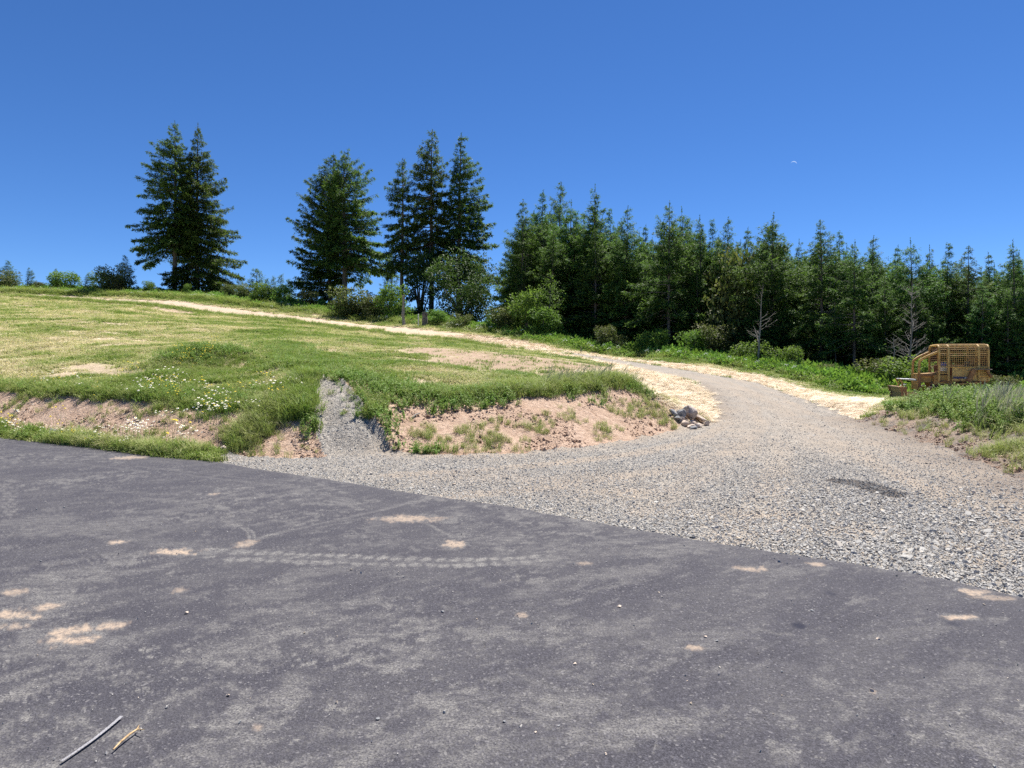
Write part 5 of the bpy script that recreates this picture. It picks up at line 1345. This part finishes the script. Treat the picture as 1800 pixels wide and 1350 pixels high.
for i, (u, v, d, sx, sz, lab, mt) in enumerate([(94, 772, 14.6, .26, .22, 'gray mossy rock in the grass at the asphalt edge', 'rock_gray'), (106, 779, 14.15, .22, .15, 'tan rock touching the asphalt edge beside the gray rock', 'rock_tan'),
                                          (127, 783, 13.7, .22, .10, 'flat tan rock between two larger ones by the asphalt', 'rock_tan'), (176, 777, 13.35, .26, .20, 'pinkish rock in the flowers above the asphalt edge', 'rock_tan'), (181, 788, 13.1, .12, .12, 'small orange tan stone under the pinkish rock', 'rock_tan'),
                                          (392, 788, 12.35, .16, .14, 'tan clod at the foot of the bank left of the channel', 'rock_tan')]):
    rock(u, v, d, sx, sx * .8, sz, lab, 830 + i, i, (0, 0), .35, 'rocks along the asphalt edge', mat=mt)
# loose stones big enough to single out on asphalt and gravel
for i, (u, v, wpx, lab, mt) in enumerate([(1009, 1175, 9, 'pale stone lying alone in the middle of the asphalt', 'rock_tan'), (664, 1273, 8, 'round gray stone on the asphalt near the bottom', 'rock_gray'), (1279, 921, 9, 'dark gray stone on the gravel just above the asphalt', 'rock_gray'),
                                          (1369, 936, 12, 'flat tan stone on the gravel above the asphalt edge', 'rock_tan'), (1064, 1336, 8, 'tan pebble at the bottom edge of the picture', 'rock_tan'), (942, 1297, 7, 'pale pebble left of the dusty streak at the bottom', 'rock_tan'),
                                          (1089, 1073, 8, 'pale pebble right of the picture middle on the asphalt', 'rock_tan'), (778, 1082, 7, 'dark pebble in the middle of the asphalt', 'rock_gray'), (1427, 1080, 7, 'pebble above the dark oil spot', 'rock_gray'), (1240, 1127, 7, 'left pebble of the pair on dusty asphalt', 'rock_tan'),
                                          (1260, 1134, 7, 'right pebble of the pair on dusty asphalt', 'rock_gray'), (1370, 993, 8, 'pebble standing just below the gravel edge', 'rock_gray'), (1544, 1131, 8, 'white pebble on the right part of the asphalt', 'rock_tan'), (1533, 1223, 9, 'yellowish pebble at the lower right of the asphalt', 'rock_tan'),
                                          (401, 1231, 8, 'pale pebble above the twig', 'rock_tan'), (328, 1084, 8, 'whitish pebble right of the tan dust patches', 'rock_tan'), (1374, 1189, 6, 'small gray pebble at the lower right middle', 'rock_gray'), (982, 1285, 6, 'gray pebble beside the dusty streak', 'rock_gray'),
                                          (1710, 868, 10, 'pale stone on the gravel by the right edge', 'rock_tan'), (187, 1334, 6, 'gray pebble between the chalk line and the twig', 'rock_gray'), (886, 1278, 7, 'dark pebble left of the pale one at the bottom', 'rock_gray')]):
    x, y = G(u, v); s_ = wpx * y / F
    o = rock(u, v, y, s_, s_ * .9, s_ * .62, lab, 850 + i, i * 2.1, (0, 0), .3, 'single pebbles on the road', 'pebble', 12, mt)
    o.name = 'pebble'
    if on_asphalt(np.array([x]), np.array([y]))[0]: o.location.z = .022 + s_ * .22
# chalk line and twig on the asphalt
a, b = G(108, 1352), G(214, 1271)
n = 40; f = np.linspace(0, 1, n); px = a[0] + (b[0] - a[0]) * f + .012 * np.sin(f * 3.1); py = a[1] + (b[1] - a[1]) * f
dx, dy = np.gradient(px), np.gradient(py); L_ = np.hypot(dx, dy); rg = np.random.default_rng(5); hw = .0088 * rg.uniform(.93, 1.05, n) * (1 - .3 * (1 - f))
vs = np.concatenate([np.stack([px - dy / L_ * hw, py + dx / L_ * hw, np.full(n, .0345)], -1), np.stack([px + dy / L_ * hw, py - dx / L_ * hw, np.full(n, .0345)], -1)])
t = NT('chalk'); n_ = t.noise(t.coord('World'), 210, 3, .7)
M['chalk'] = t.done(t.pbsdf(t.mix(t.ramp(n_, [(.36, 0.0), (.66, 1.0)]), (.13, .125, .135), (.36, .355, .37)), .95))
link('chalk_line', mesh_from('chalk_line', vs, quads=[(i, i + 1, n + i + 1, n + i) for i in range(n - 1)]), M['chalk'], None, 'white chalk line drawn on the asphalt at the lower left corner', 'chalk mark')
t = NT('dry_twig'); n_ = t.noise(t.coord('Object'), 40, 3)
M['twig'] = t.done(t.pbsdf(t.ramp(n_, [(.3, (.22, .13, .06)), (.6, (.55, .40, .22))]), .8))
def stick(name, pts3, radii, label, cat, forks=(), mat='twig', group=None):
    sp = Soup(); o0 = np.array(pts3[0]); v, q = tube(np.array(pts3) - o0, radii, 5); sp.add(v, q)
    for f in forks:
        v, q = tube(np.array(f) - o0, [radii[-1] * .8] * (len(f) - 1) + [.0008], 4); sp.add(v, q)
    return link(name, sp.mesh(name), M[mat], None, label, cat, group, None, tuple(o0))
def A(u, v, z=.035): return (*G(u, v), z)
stick('twig', [A(199, 1332), A(212, 1320, .04), A(228, 1307, .042), A(240, 1298, .04)], [.0035, .005, .0055, .004], 'dry brown twig on the asphalt right of the chalk line', 'twig', [[A(240, 1298, .04), A(247, 1300, .045), A(254, 1302, .05)], [A(240, 1298, .04), A(243, 1295, .045), A(245, 1293, .05)], [A(240, 1298, .04), A(247, 1294, .04)]])
def BP(u, v, d, up=.03):
    x = (u - 900) / F * d; return (x, d, gz(x, d) + up)
stick('driftwood_stick', [BP(724, 718, 13.7), BP(731, 713, 13.85, .05), BP(738, 707, 14.0, .07)], [.018, .02, .012], 'short bleached stick lying on top of the right bank', 'stick', mat='dead', group='sticks on the bank')
stick('driftwood_stick', [BP(622, 668, 15.3, .05), BP(628, 665, 15.5, .08), BP(634, 664, 15.6, .1)], [.014, .016, .010], 'bleached stick at the head of the gravel channel', 'stick', mat='dead', group='sticks on the bank')
stick('driftwood_stick', [BP(604, 718, 13.5, .02), BP(608, 722, 13.4, .03), BP(612, 721, 13.4, .02)], [.008, .009, .006], 'thin dark twig lying in the gravel channel', 'stick', mat='twig', group='sticks on the bank')

# ------------------------------------------------------------------ bulldozer
M['yellow'] = mat_paint('worn_yellow_paint', (.50, .32, .11), (.40, .23, .075), .6, 3.0, (.21, .105, .05))
M['yellow_l'] = mat_paint('brightened_yellow_paint', (.56, .38, .145), (.46, .29, .10), .6, 4.0, (.25, .135, .06))  # paler yellow: brightness of the lit side and cage put into the colour
M['rust'] = mat_paint('rust_and_shade_steel', (.26, .13, .06), (.17, .09, .05), .75, 4.0, (.34, .19, .09))  # real rust, and also the dark tone painting shade inside the cage
M['steel'] = mat_paint('worn_steel', (.20, .17, .155), (.11, .09, .08), .5, 5.0, (.26, .14, .08), .3)
M['black'] = mat_paint('black_rubber', (.02, .02, .022), (.035, .033, .032), .7)
M['navy'] = mat_paint('navy_decal', (.03, .03, .09), (.05, .05, .12), .5)
M['chrome'] = mat_paint('bare_cylinder_rod', (.55, .56, .58), (.42, .43, .45), .35, 8, None, .4)
M['seat'] = mat_paint('seat_vinyl', (.10, .085, .075), (.16, .13, .11), .7)
M['blue'] = mat_paint('blue_plastic', (.03, .08, .42), (.03, .07, .36), .45)

def box_bm(bm, c, s, rot=None):
    m = Matrix.Translation(Vector(c))
    if rot is not None: m = m @ Matrix.Rotation(rot[1], 4, rot[0])
    m = m @ Matrix.Diagonal((*s, 1))
    bmesh.ops.create_cube(bm, size=1, matrix=m)
def bm_obj(name, bm, mat, parent, bev=.012):
    if bev:
        bmesh.ops.bevel(bm, geom=bm.edges[:], offset=bev, segments=1, affect='EDGES')
    me = bpy.data.meshes.new(name); bm.to_mesh(me); bm.free()
    return link(name, me, M[mat], parent)
def boxes(name, lst, mat, parent, bev=.012):
    bm = bmesh.new()
    for b in lst: box_bm(bm, *b)
    return bm_obj(name, bm, mat, parent, bev)
def tubes(name, lst, mat, parent, sides=8):
    sp = Soup(); tr = []
    for path, rad in lst:
        rad = [rad] * len(path) if np.isscalar(rad) else rad
        v, q = tube(path, rad, sides); sp.add(v, q)
    return link(name, sp.mesh(name), M[mat], parent)
def prism(name, prof, y0, y1, mat, parent, bev=.012):
    """side profile (x, z) pulled across from y0 to y1"""
    bm = bmesh.new()
    a = [bm.verts.new((x, y0, z)) for x, z in prof]; b = [bm.verts.new((x, y1, z)) for x, z in prof]
    n = len(prof); bm.faces.new(a); bm.faces.new(b[::-1])
    for i in range(n): bm.faces.new((a[(i + 1) % n], a[i], b[i], b[(i + 1) % n]))
    bmesh.ops.recalc_face_normals(bm, faces=bm.faces)
    return bm_obj(name, bm, mat, parent, bev)
def roundpath(pts, r=.2, n=5):
    out = [np.array(pts[0], float)]
    for i in range(1, len(pts) - 1):
        p, a, b = np.array(pts[i], float), np.array(pts[i - 1], float), np.array(pts[i + 1], float)
        u_ = (a - p) / np.linalg.norm(a - p); v_ = (b - p) / np.linalg.norm(b - p); rr_ = min(r, .45 * np.linalg.norm(a - p), .45 * np.linalg.norm(b - p))
        s0, s1 = p + u_ * rr_, p + v_ * rr_
        for k in range(n + 1):
            f = k / n; out.append((1 - f) ** 2 * s0 + 2 * f * (1 - f) * p + f * f * s1)
    out.append(np.array(pts[-1], float)); return np.array(out)

dx0 = (1682 - 900) / F * 31.0
DZ = thing('bulldozer', (dx0, 31.0, -.10), 'worn yellow bulldozer with a mesh caged cab parked behind the weedy mound', 'bulldozer')
fwd = Vector((-.952, .306, 0)); DZ.rotation_euler[2] = math.atan2(fwd.y, fwd.x); DZ.scale = (.90, .90, .97)
# local axes: +x forward, +y is the machine's left, the side we see
CW = .84; ZT = 2.78
# tracks
for sy in (-1, 1):
    y0 = sy * .82
    n = 44; lp = []
    R1 = .36; xa, xb = -1.15, 1.35
    per_ = 2 * (xb - xa) + 2 * PI * R1
    belt = bmesh.new()
    for k in range(n):
        s_ = k / n * per_
        if s_ < xb - xa: p = (xa + s_, 2 * R1 + .03); an = 0
        elif s_ < xb - xa + PI * R1: t_ = (s_ - (xb - xa)) / R1; p = (xb + R1 * math.sin(t_), R1 + .03 + R1 * math.cos(t_)); an = t_
        elif s_ < 2 * (xb - xa) + PI * R1: p = (xb - (s_ - (xb - xa) - PI * R1), .03); an = PI
        else: t_ = (s_ - 2 * (xb - xa) - PI * R1) / R1; p = (xa - R1 * math.sin(t_), R1 + .03 - R1 * math.cos(t_)); an = PI + t_
        box_bm(belt, (p[0], y0, p[1]), (.145, .42, .035), ('Y', an))
        box_bm(belt, (p[0] + .03 * math.sin(an), y0, p[1] + .03 * math.cos(an)), (.025, .42, .06), ('Y', an))
    tk = bm_obj('track', belt, 'steel', DZ, 0)
    boxes('track_frame', [((.1, y0, .36), (2.3, .2, .22))], 'rust', tk)
    sp = bmesh.new()
    for xx in (xa, xb):
        bmesh.ops.create_cone(sp, cap_ends=True, segments=18, radius1=R1 - .05, radius2=R1 - .05, depth=.16, matrix=Matrix.Translation((xx, y0, R1 + .03)) @ Matrix.Rotation(PI / 2, 4, 'X'))
    bm_obj('sprocket', sp, 'rust', tk, 0)
# hull, hood, radiator guard
boxes('hull', [((.1, 0, .72), (2.5, 1.1, .5))], 'rust', DZ)
prism('engine_hood', [(.95, .95), (1.78, .95), (1.78, 1.38), (.95, 1.45)], -.40, .40, 'yellow', DZ)
prism('radiator_guard', [(1.78, .62), (1.98, .62), (1.98, 1.40), (1.78, 1.40)], -.55, .55, 'yellow', DZ)
boxes('hood_rail', [((1.45, .52, 1.32), (.72, .08, .14)), ((1.45, -.52, 1.32), (.72, .08, .14)), ((1.86, .56, 1.05), (.12, .10, .68)), ((1.86, -.56, 1.05), (.12, .10, .68))], 'rust', DZ)
boxes('side_cover', [((.92, .62, 1.10), (.62, .10, .46)), ((.44, .66, 1.05), (.36, .12, .42))], 'yellow', DZ)
# battery box, fender and lower body panel
prism('fender', [(-.75, 1.02), (.35, .92), (.62, .70), (.62, .66), (.30, .86), (-.75, .96)], .55, 1.02, 'yellow', DZ, .008)
prism('fender', [(-.75, 1.02), (.35, .92), (.62, .70), (.62, .66), (.30, .86), (-.75, .96)], -1.02, -.55, 'yellow', DZ, .008)
bp = boxes('body_panel', [((-.35, .80, 1.38), (1.60, .05, .66))], 'yellow_l', DZ)
dec = boxes('decal', [((-.02, .8285, 1.205), (.86, .004, .10))], 'navy', bp, 0)
dec.name = 'decal'
boxes('lettering', [((-.13 - .085 * k, .8325, 1.195 - .002 * k), (.060 - .012 * (k % 2), .003, .060)) for k in range(4)], 'white', bp, 0)
boxes('body_panel', [((-.35, -.80, 1.38), (1.60, .05, .66))], 'yellow_l', DZ)
boxes('cab_floor', [((-.1, 0, 1.02), (2.1, 1.5, .08))], 'rust', DZ)
# arm rest bracket standing out from the side
br_ = prism('tank_bracket', [(-.36, 1.60), (-.44, 1.64), (-.58, 1.58), (-.30, 1.02), (-.12, 1.02)], .86, 1.06, 'rust', DZ, .01)
boxes('bracket_plate', [((-.85, .98, 1.60), (.78, .20, .035))], 'steel', br_)
boxes('bracket_leg', [((-1.12, .96, 1.40), (.10, .16, .42), ('Y', .55))], 'rust', br_)
# cage: four hoops, roof, wire mesh
def hoop(x): return roundpath([(x, CW, 1.05), (x, CW, ZT - .02), (x, -CW, ZT - .02), (x, -CW, 1.05)], .30, 6)
for x_, z_ in ((1.04, 0), (.62, 0), (-.72, 0), (-1.14, 0)):
    tubes('cage_hoop', [(hoop(x_), .05 if abs(x_) > .9 else .055)], 'yellow_l', DZ, 6)
rf = boxes('cage_roof', [((-.05, 0, ZT + .025), (2.1, 1.12, .05))], 'yellow_l', DZ)
tubes('cage_rail', [([(1.08, CW - .16, ZT - .03), (-1.18, CW - .16, ZT - .03)], .035), ([(1.08, CW, ZT - .34), (-1.18, CW, ZT - .34)], .02), ([(1.08, CW + .005, 1.72), (-1.18, CW + .005, 1.72)], .03), ([(1.06, CW, 1.42), (.62, CW, 1.42)], .03), ([(-.72, CW, 1.30), (-1.16, CW, 1.30)], .03)], 'yellow_l', DZ, 6)
tubes('cage_rail', [([(1.08, -CW + .16, ZT - .03), (-1.18, -CW + .16, ZT - .03)], .035), ([(1.08, -CW, 1.72), (-1.18, -CW, 1.72)], .03)], 'yellow_l', DZ, 6)
def wires(name, x0, x1, z0, y, nx, nz, curved=True):
    mt = 'yellow_l' if y > 0 else 'rust'  # far wires take the dark colour, painting in shade behind the mesh
    L_ = []
    for k in range(nx + 1):
        x_ = x0 + (x1 - x0) * k / nx
        if curved:
            p = hoop(x_)[:9] if y > 0 else hoop(x_)[::-1][:9]
            p = np.vstack([[x_, y, z0], p[1:]])
        else: p = [(x_, y, z0), (x_, y, ZT - .1)]
        L_.append((p, .0085))
    for k in range(nz + 1):
        z_ = z0 + (ZT - .33 - z0) * k / nz
        L_.append(([(x0, y, z_), (x1, y, z_)], .0085))
    for k in range(3):
        an = (k + 1) * .36; L_.append(([(x0, (abs(y) - .30 + .30 * math.cos(an)) * np.sign(y), ZT - .32 + .30 * math.sin(an)), (x1, (abs(y) - .30 + .30 * math.cos(an)) * np.sign(y), ZT - .32 + .30 * math.sin(an))], .0085))
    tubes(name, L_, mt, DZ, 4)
wires('wire_mesh', 1.04, .62, 1.42, CW, 5, 11); wires('wire_mesh', .62, -.72, 1.72, CW, 15, 8); wires('wire_mesh', -.72, -1.14, 1.30, CW, 5, 12)
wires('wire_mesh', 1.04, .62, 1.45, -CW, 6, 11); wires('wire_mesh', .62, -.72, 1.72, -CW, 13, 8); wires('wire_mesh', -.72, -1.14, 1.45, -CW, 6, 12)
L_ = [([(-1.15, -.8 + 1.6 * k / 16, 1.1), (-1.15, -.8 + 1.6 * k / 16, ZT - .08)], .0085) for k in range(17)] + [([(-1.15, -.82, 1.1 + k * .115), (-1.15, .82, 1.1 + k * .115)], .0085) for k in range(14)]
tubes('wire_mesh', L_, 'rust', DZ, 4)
boxes('cage_front_plate', [((1.06, CW - .02, 1.95), (.05, .10, 1.3)), ((1.06, -CW + .02, 1.95), (.05, .12, 1.5))], 'yellow', DZ)
# brush guards curving from the radiator to the cage
for sy in (-1, 1):
    tubes('brush_guard', [(roundpath([(1.90, sy * .60, 1.38), (1.88, sy * .62, 2.02), (1.62, sy * .70, 2.20), (1.04, sy * .80, 2.46)], .32, 6), .062)], 'yellow', DZ, 8)
# seat and controls
boxes('seat', [((-.15, .05, 1.32), (.5, .55, .14)), ((-.42, .05, 1.68), (.12, .55, .6), ('Y', -.12))], 'seat', DZ, .03)
boxes('cab_shade_panel', [((-1.10, 0, 1.62), (.04, 1.56, 1.1)), ((-.10, -.78, 1.55), (1.9, .04, .5))], 'rust', DZ)  # added dark sheets standing in for shade inside the cab
boxes('console', [((.75, 0, 1.30), (.28, .9, .42))], 'rust', DZ)
tubes('control_lever', [([(.50, .22, 1.25), (.46, .22, 1.72)], .014), ([(.50, .32, 1.25), (.44, .33, 1.66)], .014), ([(.55, -.2, 1.25), (.50, -.2, 1.7)], .014)], 'black', DZ, 6)
# blade with its frame
BX = 2.85
prof = [(BX + .10, -.02), (BX - .04, .22), (BX - .06, .45), (BX + .06, .74), (BX + .02, .76), (BX - .12, .46), (BX - .10, .20), (BX + .03, -.02)]
bl_ = prism('blade', prof, -1.32, 1.32, 'steel', DZ, .006)
boxes('blade_top_bar', [((BX - .08, 0, .69), (.16, 2.6, .12))], 'yellow', bl_)
for sy in (-1, 1):
    prism('blade_end_plate', [(BX + .16, -.04), (BX + .02, .22), (BX + .02, .46), (BX + .12, .76), (BX - .22, .76), (BX - .24, .0)], sy * 1.30 - .03, sy * 1.30 + .03, 'rust', bl_)
    boxes('push_arm', [((1.55, sy * 1.16, .33), (2.6, .14, .2))], 'rust', DZ)
tubes('lift_link', [(roundpath([(BX - .14, .42, .62), (BX - .26, .42, .86), (BX - .10, .42, 1.12)], .10), .045), (roundpath([(BX - .14, -.42, .62), (BX - .26, -.42, .86), (BX - .10, -.42, 1.12)], .10), .045)], 'yellow', DZ, 6)
tubes('lift_cylinder', [([(BX - .12, .42, 1.12), (2.25, .42, 1.10)], .028), ([(2.30, .42, 1.10), (1.95, .42, 1.06)], .05), ([(BX - .12, -.42, 1.12), (2.25, -.42, 1.10)], .028), ([(2.30, -.42, 1.10), (1.95, -.42, 1.06)], .05)], 'chrome', DZ, 8)
# blue and white jug left in the cab
jl = DZ.matrix_basis
def loc(p): 
    c, s = math.cos(DZ.rotation_euler[2]), math.sin(DZ.rotation_euler[2])
    return (DZ.location.x + .9 * (p[0] * c - p[1] * s), DZ.location.y + .9 * (p[0] * s + p[1] * c), DZ.location.z + .97 * p[2])
jug = thing('water_jug', loc((.72, .42, 1.51)), 'white water jug with a blue top standing inside the bulldozer cab', 'jug')
bm = bmesh.new(); bmesh.ops.create_cone(bm, cap_ends=True, segments=16, radius1=.15, radius2=.14, depth=.24, matrix=Matrix.Translation((0, 0, .12)))
bmesh.ops.bevel(bm, geom=bm.edges[:], offset=.015, segments=1, affect='EDGES'); bm_obj('body', bm, 'white', jug, 0)
bm = bmesh.new(); bmesh.ops.create_cone(bm, cap_ends=True, segments=16, radius1=.13, radius2=.12, depth=.17, matrix=Matrix.Translation((0, 0, .326)))
bmesh.ops.bevel(bm, geom=bm.edges[:], offset=.02, segments=1, affect='EDGES'); bm_obj('lid', bm, 'blue', jug, 0)

# ------------------------------------------------------------------ the thin moon in the sky
MD = 4200.0
mx = (1395 - 900) / F * MD; mz = CH + (VH - 288.5) / F * MD
Rm_ = 5.2 / F * MD
e = norm(np.array([mx, MD, mz])); rt = norm(np.cross(e, [0, 0, 1.0])); upv = np.cross(rt, e)
vs = []; q = []; na = 25
for k in range(na):
    an = -PI / 2 * .86 + PI * .86 * k / (na - 1) 
    for j in range(5):
        ph = (1 - j / 4) * .80          # lit limb runs from the edge of the disc inwards
        c_ = math.cos(an) * (math.cos(ph * 1.0)); s_ = math.sin(an)
        de_ = math.cos(an) * math.sin(ph)
        rotc = .26
        a_, b_ = s_ * math.cos(rotc) + c_ * math.sin(rotc), -s_ * math.sin(rotc) + c_ * math.cos(rotc)
        vs.append(np.array([mx, MD, mz]) + (rt * a_ + upv * b_ - e * de_) * Rm_)
    if k:
        for j in range(4):
            a0 = (k - 1) * 5 + j; q.append((a0, a0 + 1, a0 + 6, a0 + 5))
t = NT('moonlight')
M['moon'] = t.done(t.n('ShaderNodeEmission', {'Color': (.36, .50, .80), 'Strength': .62}).outputs[0])
vs = np.array(vs); o0 = vs.mean(0)
link('moon', mesh_from('moon', vs - o0, quads=q, smooth=True), M['moon'], None, 'thin pale crescent moon in the clear blue sky', 'moon', None, None, tuple(o0))
